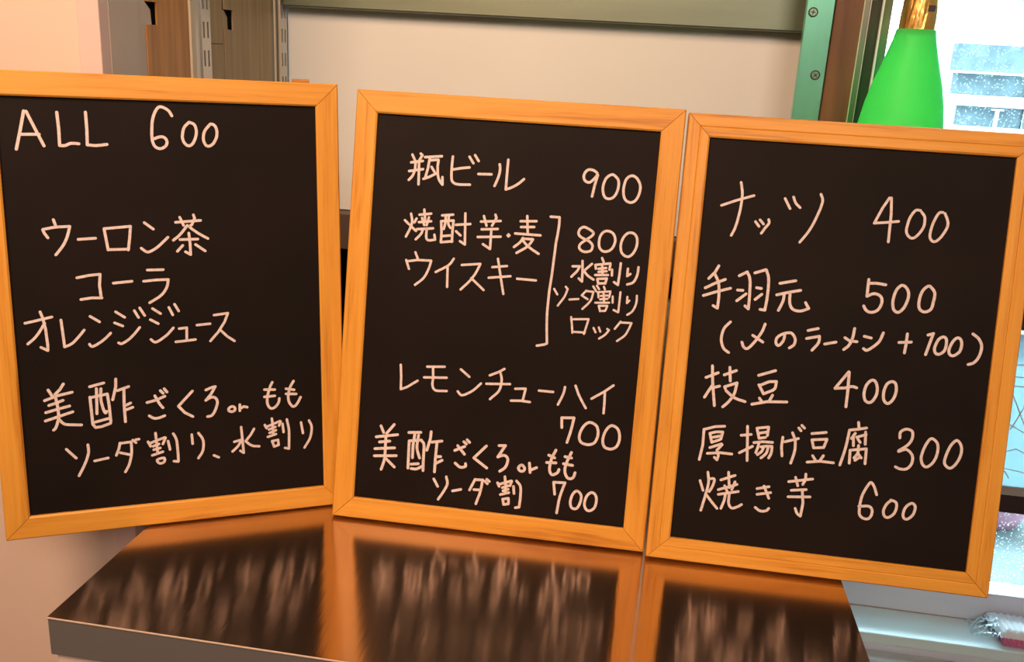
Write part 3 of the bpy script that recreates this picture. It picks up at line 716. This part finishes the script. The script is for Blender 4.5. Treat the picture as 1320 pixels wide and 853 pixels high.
    ('M', '800', 2.78, '2429,3100 2423,3108 2413,3116 2401,3123 2388,3130 2375,3136 2359,3143 2344,3148 2330,3149 2318,3145 2307,3137 2297,3128 2291,3117 2287,3106 2285,3094 2286,3081 2290,3070 2296,3062 2306,3054 2317,3048 2330,3041 2346,3034 2365,3028 2384,3021 2399,3013 2410,3004 2420,2995 2427,2984 2431,2974 2431,2961 2429,2948 2424,2935 2416,2925 2403,2918 2385,2913 2367,2910 2351,2911 2337,2915 2324,2922 2313,2931 2306,2940 2303,2950 2303,2961 2306,2972 2312,2983 2321,2993 2333,3004 2347,3014 2360,3024 2374,3035 2389,3046 2402,3056 2413,3066 2421,3075 2427,3084 2430,3092 2429,3100;2562,3129 2549,3127 2535,3121 2523,3113 2513,3102 2505,3089 2498,3074 2493,3057 2491,3039 2490,3021 2491,3000 2494,2981 2499,2965 2506,2953 2516,2943 2527,2935 2538,2930 2550,2928 2563,2929 2577,2932 2589,2937 2600,2943 2610,2952 2620,2963 2628,2975 2635,2990 2640,3007 2644,3025 2645,3042 2643,3059 2638,3077 2630,3093 2621,3106 2608,3116 2593,3123 2577,3128 2562,3129;2768,3127 2756,3121 2745,3111 2734,3099 2725,3086 2718,3071 2711,3055 2706,3037 2703,3019 2702,3000 2703,2980 2706,2961 2710,2945 2717,2931 2726,2921 2736,2912 2746,2905 2757,2900 2768,2898 2779,2897 2789,2899 2799,2905 2809,2913 2819,2923 2828,2935 2836,2950 2844,2967 2850,2985 2854,3003 2856,3022 2857,3042 2855,3061 2852,3078 2846,3092 2839,3104 2830,3114 2820,3122 2808,3127 2795,3130 2781,3130 2768,3127'),
    ('M', 'ウイスキー', 2.67, '684,2770 713,2708;596,2686 630,2600;601,2673 711,2695 849,2700;850,2696 845,2676 841,2656 836,2636 829,2615 820,2591 810,2567 798,2543 783,2520 765,2500 745,2482 723,2464 702,2446;1076,2738 1066,2721 1057,2705 1046,2688 1029,2670 1003,2651 971,2631 936,2611 903,2591;1020,2650 1024,2554 1029,2453;1161,2683 1345,2709;1345,2706 1336,2684 1327,2661 1317,2638 1306,2616 1295,2595 1283,2576 1270,2556 1254,2535 1235,2512 1212,2488 1189,2464 1166,2439;1265,2561 1397,2454;1467,2687 1612,2710;1439,2580 1654,2613;1517,2774 1557,2599 1597,2433;1722,2594 1908,2593'),
    ('M', '水割り', 2.67, '2255,2761 2326,2767;2326,2767 2320,2755 2315,2743 2310,2730 2302,2717 2291,2703 2278,2689 2265,2674 2252,2659;2347,2821 2356,2717 2359,2621 2325,2648;2441,2800 2376,2733;2367,2728 2377,2716 2387,2705 2397,2694 2409,2684 2423,2674 2438,2666 2453,2658 2469,2649;2534,2864 2552,2828;2475,2793 2483,2756;2475,2793 2618,2819;2619,2815 2615,2758;2541,2789 2551,2705;2508,2758 2582,2772;2511,2728 2588,2741;2482,2695 2605,2705;2506,2654 2519,2613;2506,2659 2597,2670;2595,2666 2586,2620;2519,2615 2586,2623;2640,2760 2643,2704;2718,2828 2715,2719 2709,2617 2669,2642;2791,2782 2791,2711 2819,2733;2891,2805 2890,2784 2890,2764 2888,2743 2885,2724 2879,2705 2872,2686 2864,2669 2854,2656 2842,2646 2827,2640 2813,2635 2798,2630'),
    ('M', 'ソーダ割り', 2.33, '2094,2526 2130,2474;2206,2557 2227,2535;2227,2535 2221,2516 2216,2497 2209,2477 2201,2457 2188,2435 2174,2412 2158,2389 2143,2365;2252,2435 2339,2448;2410,2537 2369,2486 2429,2453;2411,2532 2479,2530;2479,2529 2475,2507 2472,2485 2468,2463 2459,2441 2444,2419 2426,2397 2405,2375 2386,2354;2473,2583 2507,2536;2507,2593 2532,2560;2576,2589 2588,2562;2525,2528 2533,2481;2525,2531 2643,2548;2643,2545 2636,2490;2578,2532 2589,2443;2553,2497 2618,2507;2550,2463 2621,2474;2506,2426 2641,2438;2543,2399 2560,2347;2543,2399 2625,2406;2625,2403 2610,2355;2560,2350 2610,2355;2669,2502 2674,2441;2740,2549 2739,2456 2736,2352 2690,2371;2811,2510 2812,2449 2833,2476;2901,2529 2902,2510 2903,2491 2903,2471 2901,2452 2896,2431 2889,2410 2880,2390 2871,2373 2860,2361 2849,2352 2837,2344 2825,2336'),
    ('M', 'ロック', 2.34, '2284,2265 2298,2188 2309,2112;2288,2244 2456,2260;2456,2260 2439,2181 2423,2111;2311,2122 2430,2125;2511,2178 2535,2137;2562,2188 2580,2148;2645,2181 2663,2170;2663,2170 2655,2158 2648,2146 2639,2134 2629,2122 2617,2111 2603,2100 2589,2090 2574,2079;2768,2264 2718,2188;2769,2255 2874,2259;2874,2257 2868,2241 2862,2224 2857,2207 2850,2191 2843,2175 2837,2160 2829,2145 2818,2130 2803,2115 2786,2101 2767,2086 2750,2071'),
    ('M', 'レモンチューハイ', 2.74, '612,1628 624,1510 629,1380;629,1380 644,1387 659,1393 675,1400 694,1411 717,1426 742,1445 769,1464 796,1483;885,1635 1063,1652;860,1524 1091,1543;945,1634 947,1607 949,1580 951,1554 953,1529 952,1507 950,1486 949,1467 952,1450 956,1435 963,1421 973,1411 988,1403 1011,1401 1040,1403 1071,1406 1101,1408;1229,1642 1320,1575;1213,1417 1223,1406 1233,1395 1243,1386 1255,1381 1270,1383 1286,1389 1303,1398 1319,1408 1335,1417 1351,1428 1366,1440 1382,1454 1397,1469 1412,1485 1427,1502 1442,1519;1525,1610 1615,1654 1667,1689;1497,1522 1735,1542;1632,1642 1637,1626 1642,1610 1646,1592 1648,1572 1647,1548 1645,1520 1640,1492 1630,1465 1614,1441 1592,1418 1568,1395 1546,1371;1791,1501 1894,1512;1894,1508 1874,1388;1757,1377 1858,1386 1947,1382;2028,1506 2170,1507;2283,1568 2281,1549 2279,1531 2276,1512 2270,1491 2262,1467 2251,1440 2239,1412 2228,1385;2386,1591 2397,1567 2407,1544 2417,1520 2431,1494 2447,1467 2466,1437 2485,1408 2505,1378;2756,1631 2668,1557 2553,1478;2678,1552 2683,1455 2684,1345'),
    ('M', '700', 3.07, '2286,1159 2277,1257;2277,1257 2399,1269;2399,1269 2394,1236 2389,1202 2384,1169 2378,1136 2372,1105 2364,1075 2357,1045 2350,1015;2555,1240 2539,1234 2523,1222 2508,1206 2496,1188 2485,1167 2475,1141 2469,1116 2466,1093 2467,1074 2472,1057 2479,1042 2490,1030 2505,1022 2524,1017 2544,1014 2562,1014 2579,1018 2596,1024 2611,1032 2624,1045 2634,1061 2641,1082 2647,1104 2649,1126 2648,1148 2645,1170 2638,1192 2629,1209 2614,1222 2594,1233 2574,1239 2555,1240;2773,1231 2759,1223 2744,1210 2732,1192 2721,1173 2713,1151 2706,1127 2702,1102 2700,1079 2702,1059 2706,1039 2713,1023 2723,1010 2737,1001 2754,996 2772,993 2788,994 2804,999 2818,1006 2832,1016 2843,1029 2851,1046 2858,1066 2862,1088 2863,1110 2862,1133 2857,1157 2850,1180 2840,1199 2826,1213 2808,1224 2790,1230 2773,1231'),
    ('M', '美酢ざくろ', 3.19, '449,982 482,914;586,1010 512,910;406,863 627,909;443,813 551,834;400,739 605,769;399,664 628,690;507,883 510,681;511,667 508,650 505,632 502,615 498,598 494,581 489,564 484,547 479,531;522,648 616,570;742,944 866,958;805,928 795,820 797,688;845,926 842,893 838,860 836,828 837,797 842,770 851,744 861,719 871,693;752,855 755,708 758,575;752,858 878,880;878,876 886,867 895,860 903,849 908,832 911,805 911,770 911,733 911,698 912,665 913,632 915,599 916,566;786,619 862,632;792,574 805,574 818,573 832,573 845,576 860,582 874,591 889,600 904,609;972,976 970,906 941,782;986,870 1089,892;1039,873 1035,712 1035,566;1037,725 1087,731;1048,659 1106,695;1228,811 1327,862;1254,863 1329,782;1241,681 1255,670 1269,659 1283,649 1297,644 1311,644 1326,647 1340,653 1349,659 1352,665 1351,672 1349,679 1347,686;1314,910 1342,890;1346,933 1373,909;1546,891 1428,755;1428,755 1567,666;1674,909 1739,916;1739,916 1670,792;1670,792 1686,800 1703,808 1720,814 1734,815 1747,812 1759,804 1768,793 1774,780 1774,762 1771,740 1765,717 1756,698 1745,683 1731,671 1716,659 1701,648'),
    ('M', 'or', 3.19, '1918,736 1909,733 1899,725 1892,715 1887,706 1887,698 1891,690 1897,682 1903,677 1910,674 1919,672 1928,673 1936,675 1942,681 1947,689 1950,698 1950,706 1945,715 1937,725 1927,733 1918,736;1994,764 2008,670;2006,693 2069,726'),
    ('M', 'もも', 3.19, '2247,925 2238,901 2227,877 2218,853 2210,828 2205,801 2201,772 2199,744 2200,721 2204,703 2211,688 2220,677 2230,671 2242,672 2256,679 2269,688 2280,697 2286,705 2289,714 2291,723 2294,732;2181,867 2241,845;2165,790 2258,796;2403,918 2394,893 2384,868 2374,844 2367,819 2360,795 2355,770 2352,747 2353,725 2357,704 2366,684 2376,667 2387,656 2400,651 2414,651 2428,655 2438,662 2445,672 2450,686 2453,702 2457,717;2343,869 2408,863;2334,796 2425,789'),
    ('M', 'ソーダ割', 3.0, '1033,493 1079,420;1161,530 1166,512 1172,495 1176,477 1177,458 1172,437 1164,416 1153,394 1143,373 1131,351 1119,329 1105,307 1092,286;1235,390 1320,416;1458,537 1409,420;1458,533 1537,539;1534,532 1531,504 1529,475 1525,446 1520,416 1513,384 1503,351 1493,317 1484,284;1453,429 1519,432;1558,528 1586,505;1576,550 1604,531;1758,598 1770,526;1688,527 1707,492;1705,512 1827,562;1831,559 1817,511;1740,482 1798,509;1750,450 1801,473;1726,409 1810,439;1770,526 1777,433;1754,365 1811,380 1815,323 1767,310 1754,365;1853,508 1863,436;1879,567 1890,556 1903,545 1914,533 1922,516 1927,494 1930,467 1930,438 1931,410 1931,383 1929,356 1928,329 1926,302;1926,302 1888,291'),
    ('M', '700', 3.0, '2272,476 2252,597 2366,604;2366,604 2355,568 2345,532 2335,495 2326,456 2320,415 2316,373 2312,330 2308,287;2488,535 2477,529 2466,517 2455,501 2447,483 2441,464 2437,443 2435,421 2435,402 2438,387 2443,373 2450,362 2459,354 2469,350 2481,349 2493,351 2504,357 2512,367 2520,380 2526,396 2531,413 2536,433 2539,455 2540,476 2537,494 2529,509 2516,523 2501,532 2488,535;2631,534 2620,527 2608,516 2598,502 2590,487 2584,468 2579,446 2577,424 2577,405 2580,390 2586,375 2593,364 2601,355 2610,349 2620,346 2630,346 2641,349 2651,355 2663,365 2674,377 2682,391 2687,409 2691,431 2692,453 2692,472 2689,488 2684,502 2678,513 2670,523 2662,530 2652,534 2641,536 2631,534'),
    ('R', 'ナッツ', 2.75, '390,3470 530,3530 683,3585;551,3700 558,3674 564,3648 570,3622 574,3592 575,3558 574,3521 572,3483 569,3444 564,3403 557,3359 550,3318 542,3282 535,3255 526,3233 518,3214 509,3193;721,3342 758,3299;762,3361 798,3324;841,3370 844,3362 847,3354 849,3346 848,3337 844,3327 836,3316 828,3304 819,3292 811,3279 803,3265 795,3250 786,3236;972,3579 1027,3488;1048,3599 1054,3585 1060,3570 1067,3557 1074,3544 1084,3533 1095,3523 1106,3514 1118,3504;1295,3643 1302,3627 1310,3613 1315,3596 1317,3574 1312,3545 1304,3511 1293,3474 1281,3438 1269,3403 1256,3368 1241,3333 1225,3300 1207,3268 1188,3238 1168,3209 1148,3180'),
    ('R', '400', 2.75, '1915,3656 1862,3555 1804,3412;1804,3412 1905,3426 2019,3445;1932,3657 1946,3502 1948,3248;2203,3560 2192,3561 2180,3563 2169,3563 2157,3556 2146,3543 2134,3524 2123,3502 2114,3479 2107,3452 2102,3422 2098,3393 2097,3369 2100,3351 2105,3337 2112,3326 2120,3317 2130,3309 2140,3302 2151,3299 2163,3300 2175,3305 2187,3315 2199,3328 2210,3342 2221,3358 2232,3377 2241,3397 2248,3417 2251,3438 2251,3461 2250,3483 2247,3501 2241,3515 2233,3525 2225,3534 2216,3544;2401,3558 2392,3557 2384,3558 2375,3555 2366,3546 2355,3528 2344,3503 2334,3475 2325,3447 2319,3419 2314,3389 2311,3361 2311,3338 2313,3321 2318,3308 2324,3299 2331,3292 2339,3286 2347,3283 2356,3283 2366,3286 2377,3293 2389,3304 2401,3318 2413,3334 2424,3354 2436,3377 2447,3401 2454,3421 2458,3438 2458,3452 2457,3466 2453,3481 2447,3498 2439,3515 2429,3533 2420,3550'),
    ('R', '手羽元', 3.01, '423,2895 393,2830 340,2767;316,2674 403,2726 496,2771;306,2599 423,2646 553,2691;395,2812 406,2792 418,2773 429,2752 437,2729 443,2700 447,2669 450,2636 452,2605 452,2576 451,2547 450,2519 449,2490;449,2490 406,2511;623,2817 694,2860;694,2860 702,2844 711,2830 719,2813 725,2791 730,2762 733,2728 735,2692 737,2655 738,2620 739,2583 739,2546 739,2509;739,2509 705,2535;621,2680 670,2681;623,2577 703,2650;765,2856 866,2896;870,2892 878,2872 886,2854 894,2833 899,2806 902,2770 904,2729 904,2686 903,2646 902,2610 899,2577 896,2544 893,2511;893,2511 848,2514;796,2717 840,2714;793,2605 850,2659;1007,2778 1150,2815;989,2666 1096,2700 1204,2728;1057,2672 1057,2657 1056,2642 1055,2627 1052,2609 1045,2589 1037,2566 1028,2543 1019,2520;1110,2686 1111,2665 1111,2643 1113,2622 1116,2603 1121,2585 1128,2569 1137,2555 1149,2544 1164,2537 1183,2532 1202,2531 1222,2532 1240,2537 1259,2545 1278,2555 1296,2563;1296,2563 1261,2616'),
    ('R', '500', 3.01, '1812,2885 1812,2800 1812,2726;1816,2849 1886,2855 1969,2848;1812,2726 1827,2735 1843,2744 1858,2752 1873,2756 1889,2756 1906,2752 1922,2746 1934,2737 1943,2726 1949,2711 1952,2694 1952,2678 1949,2660 1943,2641 1935,2623 1925,2608 1913,2597 1898,2588 1883,2582 1869,2579 1856,2579 1843,2581 1831,2586 1821,2593 1812,2601 1805,2611 1799,2622 1793,2633;2119,2857 2107,2853 2094,2842 2082,2828 2072,2810 2064,2789 2057,2763 2053,2736 2050,2711 2050,2688 2053,2664 2057,2644 2063,2627 2072,2615 2083,2606 2095,2601 2107,2600 2119,2606 2131,2616 2143,2630 2154,2647 2164,2669 2173,2696 2180,2723 2184,2747 2184,2768 2182,2787 2177,2804 2170,2819 2160,2833 2147,2845 2132,2854 2119,2857;2350,2869 2338,2862 2325,2850 2313,2835 2303,2819 2296,2799 2290,2777 2286,2754 2284,2732 2283,2711 2284,2689 2287,2670 2293,2654 2302,2642 2315,2633 2329,2627 2342,2626 2356,2628 2372,2635 2386,2645 2397,2657 2403,2673 2407,2692 2409,2712 2411,2731 2414,2750 2416,2770 2416,2788 2415,2804 2410,2818 2403,2831 2395,2841 2386,2850 2378,2858 2369,2865 2360,2870 2350,2869'),
    ('R', '（〆のラーメン', 2.96, '585,2370 571,2354 556,2337 542,2320 531,2300 523,2277 518,2250 515,2224 515,2198 518,2175 525,2152 534,2131 544,2113 555,2101 569,2091 583,2083 597,2075;910,2379 905,2359 900,2339 894,2318 885,2296 872,2270 856,2242 839,2214 823,2190 808,2170 794,2152 781,2138 768,2129 757,2127 747,2130 738,2137 730,2144 724,2153 720,2163 716,2175 711,2186;806,2261 906,2205;1101,2304 1101,2288 1101,2272 1099,2256 1096,2241 1089,2226 1079,2210 1069,2196 1059,2188 1051,2186 1042,2189 1035,2196 1030,2204 1027,2216 1026,2230 1028,2246 1034,2260 1044,2273 1057,2284 1073,2295 1089,2303 1107,2310 1126,2315 1144,2318 1160,2316 1174,2307 1186,2294 1195,2279 1202,2264 1204,2250 1204,2235 1201,2220 1196,2207 1188,2197 1178,2189 1168,2181 1157,2173;1312,2355 1402,2382;1306,2278 1422,2310;1422,2307 1423,2293 1424,2278 1423,2264 1419,2247 1410,2229 1396,2210 1381,2190 1367,2171;1477,2241 1578,2269;1734,2413 1732,2391 1731,2369 1729,2347 1726,2326 1720,2305 1714,2285 1707,2266 1698,2250 1689,2236 1678,2226 1667,2216 1656,2206;1655,2319 1700,2293 1768,2291;1829,2348 1893,2338;1997,2397 1991,2376 1985,2354 1978,2332 1969,2312 1955,2293 1938,2275 1921,2258 1905,2245 1893,2234 1881,2227 1871,2221 1861,2218 1853,2219 1846,2223 1840,2228 1834,2232'),
    ('R', '＋100）', 2.96, '2147,2320 2256,2334;2213,2407 2212,2311 2206,2227;2398,2414 2445,2433;2443,2431 2396,2229;2529,2408 2520,2404 2510,2397 2500,2387 2492,2375 2485,2358 2478,2338 2472,2317 2469,2299 2470,2284 2472,2271 2477,2260 2483,2252 2490,2246 2499,2243 2508,2243 2518,2245 2529,2251 2541,2260 2552,2271 2560,2284 2565,2300 2568,2320 2569,2340 2569,2358 2568,2371 2566,2382 2563,2392 2559,2399 2553,2405 2545,2408 2537,2410 2529,2408;2661,2412 2652,2408 2642,2399 2633,2388 2625,2375 2617,2358 2609,2338 2602,2317 2599,2300 2598,2285 2600,2272 2604,2260 2610,2252 2617,2246 2625,2242 2635,2241 2645,2243 2657,2249 2670,2259 2683,2271 2693,2284 2699,2300 2703,2318 2705,2336 2705,2352 2704,2366 2701,2379 2696,2391 2691,2400 2685,2406 2677,2411 2669,2414 2661,2412;2793,2461 2807,2452 2822,2443 2837,2433 2849,2421 2860,2406 2870,2390 2878,2371 2882,2351 2883,2328 2880,2301 2875,2275 2868,2253 2860,2235 2851,2219 2840,2205 2829,2194 2818,2187 2807,2182 2795,2178 2783,2174'),
    ('R', '枝豆', 3.04, '408,1813 519,1870;458,1932 476,1767 514,1549;481,1755 412,1621;490,1724 544,1742;578,1855 687,1908;623,1933 640,1802;601,1723 593,1741 705,1790;705,1788 702,1762 699,1736 696,1711 691,1688 683,1666 673,1646 661,1626 650,1608 637,1591 623,1575 609,1560 594,1545;609,1705 630,1689 651,1672 672,1657 695,1644 720,1635 745,1628 772,1623 798,1617;900,1883 1052,1944;912,1792 963,1710;919,1787 1005,1833 1071,1840;1071,1840 1070,1823 1069,1806 1068,1790 1065,1777 1060,1767 1053,1760 1045,1755 1038,1749;963,1710 1044,1752;929,1665 950,1639;1048,1706 1026,1653;865,1599 1001,1638 1187,1654'),
    ('R', '400', 3.04, '1725,1999 1669,1913 1616,1830;1616,1830 1641,1834 1666,1838 1691,1841 1712,1845 1729,1850 1744,1856 1757,1861 1769,1863 1781,1863 1792,1861 1802,1858 1812,1855;1729,1996 1735,1833 1734,1665;1939,1940 1928,1932 1916,1919 1906,1904 1897,1886 1891,1866 1887,1843 1885,1819 1885,1799 1888,1780 1893,1764 1899,1749 1907,1739 1918,1732 1930,1727 1943,1727 1955,1731 1967,1743 1978,1759 1988,1779 1995,1797 2000,1816 2001,1835 2001,1854 1999,1872 1995,1889 1990,1906 1983,1920 1975,1931 1967,1939 1958,1943 1948,1943 1939,1940;2126,1947 2115,1944 2103,1938 2092,1929 2082,1918 2075,1902 2069,1882 2064,1861 2061,1841 2061,1822 2062,1802 2065,1783 2069,1768 2077,1755 2087,1744 2098,1737 2108,1735 2119,1739 2131,1749 2142,1762 2151,1777 2158,1793 2165,1813 2169,1833 2172,1853 2172,1872 2170,1893 2166,1911 2161,1926 2154,1936 2146,1942 2136,1946 2126,1947'),
    ('R', '厚揚げ豆腐', 2.88, '447,1310 540,1345 631,1359;439,1309 442,1154 423,1009;498,1275 525,1189;498,1275 558,1296 619,1301;619,1298 607,1229;532,1240 601,1260;531,1193 596,1222;512,1136 618,1184;625,1177 581,1118;493,1077 614,1097 725,1096;581,1118 586,1106 592,1094 596,1081 599,1069 598,1058 596,1046 593,1035 591,1024;591,1024 564,1046;795,1288 888,1307;846,1382 861,1213 875,1049;795,1117 912,1193;936,1373 964,1281;936,1373 1044,1395;1044,1391 1040,1311;965,1328 1031,1345;965,1277 1024,1292;921,1230 1004,1248 1095,1251;969,1231 967,1220 966,1209 964,1198 962,1186 959,1173 955,1160 952,1147 949,1134;991,1196 1033,1207 1093,1213;1093,1213 1094,1197 1094,1181 1095,1165 1093,1150 1090,1136 1085,1123 1080,1110 1074,1097;1016,1192 1013,1182 1010,1172 1007,1162 1002,1152 994,1143 985,1134 976,1126 966,1117;1058,1197 1056,1182 1054,1167 1051,1152 1046,1138 1037,1125 1026,1113 1014,1101 1002,1089;1186,1312 1185,1290 1184,1268 1183,1246 1183,1223 1185,1200 1189,1177 1193,1153 1196,1130;1209,1270 1331,1315;1271,1365 1280,1346 1289,1327 1298,1308 1304,1287 1307,1264 1309,1239 1310,1213 1308,1187 1304,1159 1298,1129 1291,1100 1284,1070;1324,1417 1347,1392;1350,1445 1377,1421;1451,1376 1580,1401;1457,1316 1480,1241;1463,1317 1593,1338;1594,1334 1572,1254;1480,1241 1572,1254;1479,1165 1507,1127;1578,1176 1555,1132;1435,1097 1550,1119 1677,1117;1865,1529 1877,1468;1791,1447 1872,1464 1943,1484;1791,1443 1787,1401 1783,1360 1779,1318 1773,1276 1766,1233 1757,1190 1747,1146 1738,1103;1847,1422 1817,1368;1833,1383 1842,1302;1863,1386 1946,1420;1939,1444 1948,1327;1876,1369 1900,1340;1817,1256 1822,1131;1823,1257 1963,1285;1963,1282 1966,1141;1889,1308 1890,1290 1892,1272 1892,1255 1890,1239 1885,1225 1877,1211 1869,1199 1860,1186;1891,1233 1925,1193;1871,1164 1901,1190'),
    ('R', '300', 2.88, '2254,1422 2253,1437 2251,1452 2251,1466 2254,1478 2263,1489 2275,1499 2290,1507 2303,1511 2318,1512 2333,1509 2347,1504 2358,1496 2364,1482 2367,1465 2367,1446 2365,1428 2361,1412 2354,1395 2344,1379 2332,1363 2316,1347 2297,1331 2276,1315 2256,1299;2257,1292 2274,1301 2291,1310 2308,1317 2325,1319 2341,1312 2358,1301 2372,1285 2383,1269 2389,1251 2391,1229 2390,1208 2386,1189 2379,1172 2369,1157 2358,1144 2345,1134 2331,1129 2316,1127 2301,1127 2287,1128 2275,1130 2265,1135 2254,1139 2244,1144;2538,1447 2526,1440 2514,1424 2503,1403 2493,1381 2484,1354 2475,1324 2469,1293 2465,1266 2466,1244 2471,1224 2477,1207 2485,1194 2494,1183 2505,1176 2516,1172 2528,1174 2541,1182 2555,1195 2569,1211 2580,1229 2589,1249 2597,1272 2602,1296 2605,1319 2606,1341 2606,1364 2602,1386 2596,1404 2584,1421 2569,1435 2553,1445 2538,1447;2764,1454 2751,1447 2738,1433 2725,1414 2713,1393 2703,1366 2693,1335 2685,1304 2680,1278 2677,1258 2677,1242 2679,1228 2684,1216 2693,1205 2705,1194 2718,1187 2731,1185 2743,1189 2755,1198 2767,1211 2778,1227 2789,1246 2800,1270 2808,1294 2814,1318 2817,1340 2817,1363 2815,1385 2810,1403 2802,1421 2790,1438 2777,1450 2764,1454'),
    ('R', '焼き芋', 2.84, '451,803 488,711;517,894 522,870 527,846 532,821 533,793 531,763 527,731 521,698 515,663 509,627 501,589 494,550 486,512;542,833 554,834 567,837 578,837 585,831 587,818 584,799 579,778 574,760 568,745 562,731 555,719 548,705;520,676 576,612 638,549;713,916 734,766;647,832 777,892;632,734 804,806;637,688 823,738;689,780 719,725;783,829 760,749;704,698 703,682 702,667 700,650 698,633 693,614 687,594 681,574 675,554;740,702 740,679 740,655 740,632 743,613 749,597 757,584 767,574 778,568 792,570 807,576 822,585 838,592;838,592 866,615;996,787 1107,819;1002,731 1127,763;1060,819 1115,706;997,602 1010,594 1022,585 1035,577 1049,573 1063,572 1078,574 1092,578 1103,582 1111,587 1116,594 1120,601 1125,607;1284,889 1503,940;1344,938 1372,859;1436,980 1438,924 1417,877;1317,808 1454,831;1294,742 1497,764;1419,820 1438,696 1427,567;1427,567 1419,572 1410,577 1402,582 1395,589 1388,599 1382,611 1377,624 1371,637'),
    ('R', '600', 2.84, '2104,857 2096,877 2088,898 2080,918 2072,934 2063,948 2054,960 2045,968 2036,968 2027,958 2017,941 2007,921 1998,901 1990,882 1983,864 1976,844 1971,822 1967,798 1964,771 1962,744 1962,720 1962,699 1963,679 1965,661 1970,646 1978,634 1988,626 2000,619 2011,615 2023,613 2036,613 2048,616 2058,621 2066,631 2073,644 2078,658 2080,672 2081,685 2080,698 2076,711 2071,721 2065,728 2057,734 2047,737 2034,739 2017,738 1997,734 1975,730 1954,726;2239,816 2229,806 2219,797 2210,786 2202,774 2195,759 2189,742 2184,725 2182,709 2183,695 2186,681 2191,669 2197,661 2204,655 2213,651 2223,650 2233,652 2244,658 2256,667 2267,677 2276,689 2284,702 2289,717 2294,733 2296,748 2297,763 2296,778 2293,792 2287,803 2278,810 2265,815 2251,818 2238,822;2422,810 2412,804 2400,795 2389,783 2380,770 2373,755 2368,738 2365,721 2363,706 2363,693 2365,681 2369,671 2374,663 2381,658 2390,655 2400,655 2410,659 2420,666 2432,677 2443,690 2452,704 2458,719 2462,737 2465,754 2466,768 2465,780 2462,790 2457,798 2452,804 2446,809 2439,812 2431,813 2422,810'),
]

menu_board('L', (-0.566524, 0.688811, 0.901661), 0.500628, 0.110979,
           'left-hand framed menu board headed ALL 600, turned towards the right', 0.287, 0.004)
menu_board('M', (-0.290111, 0.812517, 0.902743), 0.016100, 0.183908,
           'middle framed menu board with prices 900, 800 and 700', 0.16, -0.03)
menu_board('R', (0.032306, 0.809374, 0.903306), 0.009390, 0.222236,
           'right-hand framed menu board with prices from 300 to 600, overhanging the counter', 0.12, -0.03)

# ---------------------------------------------------------------- bottle on the window ledge
bt = thing('bottle', 'champagne style bottle in a bright green sleeve with gold foil neck, behind the right-hand board', 'bottle', (0.2665, 1.08, 1.1995))
Z = 1.1995
bm = bmesh.new()
add_lathe(bm, [(0.001, 0.001), (0.047, 0.001), (0.0495, 0.004), (0.050, 0.05), (0.0485, 1.29 - Z), (0.0440, 1.318 - Z), (0.0405, 1.340 - Z), (0.0355, 1.361 - Z),
               (0.0300, 1.378 - Z), (0.0256, 1.393 - Z), (0.0222, 1.405 - Z), (0.0198, 1.417 - Z), (0.0190, 1.4172 - Z)], 64)
obj('green_sleeve', bm, M['sleeve'], bt, smooth=True)
bm = bmesh.new()
add_lathe(bm, [(0.0186, 1.410 - Z), (0.0184, 1.4175 - Z), (0.0178, 1.432 - Z), (0.0172, 1.447 - Z), (0.0165, 1.465 - Z), (0.0160, 1.485 - Z), (0.0165, 1.500 - Z),
               (0.0172, 1.510 - Z), (0.0172, 1.528 - Z), (0.0150, 1.534 - Z), (0.001, 1.536 - Z)], 48, 0.0006)
obj('foil_neck', bm, M['gold'], bt, smooth=False)
bm = bmesh.new()
add_box(bm, 0.0040, 0.0110, -0.0180, -0.0155, 1.435 - Z, 1.441 - Z)
obj('foil_seal', bm, M['gold_dark'], bt)
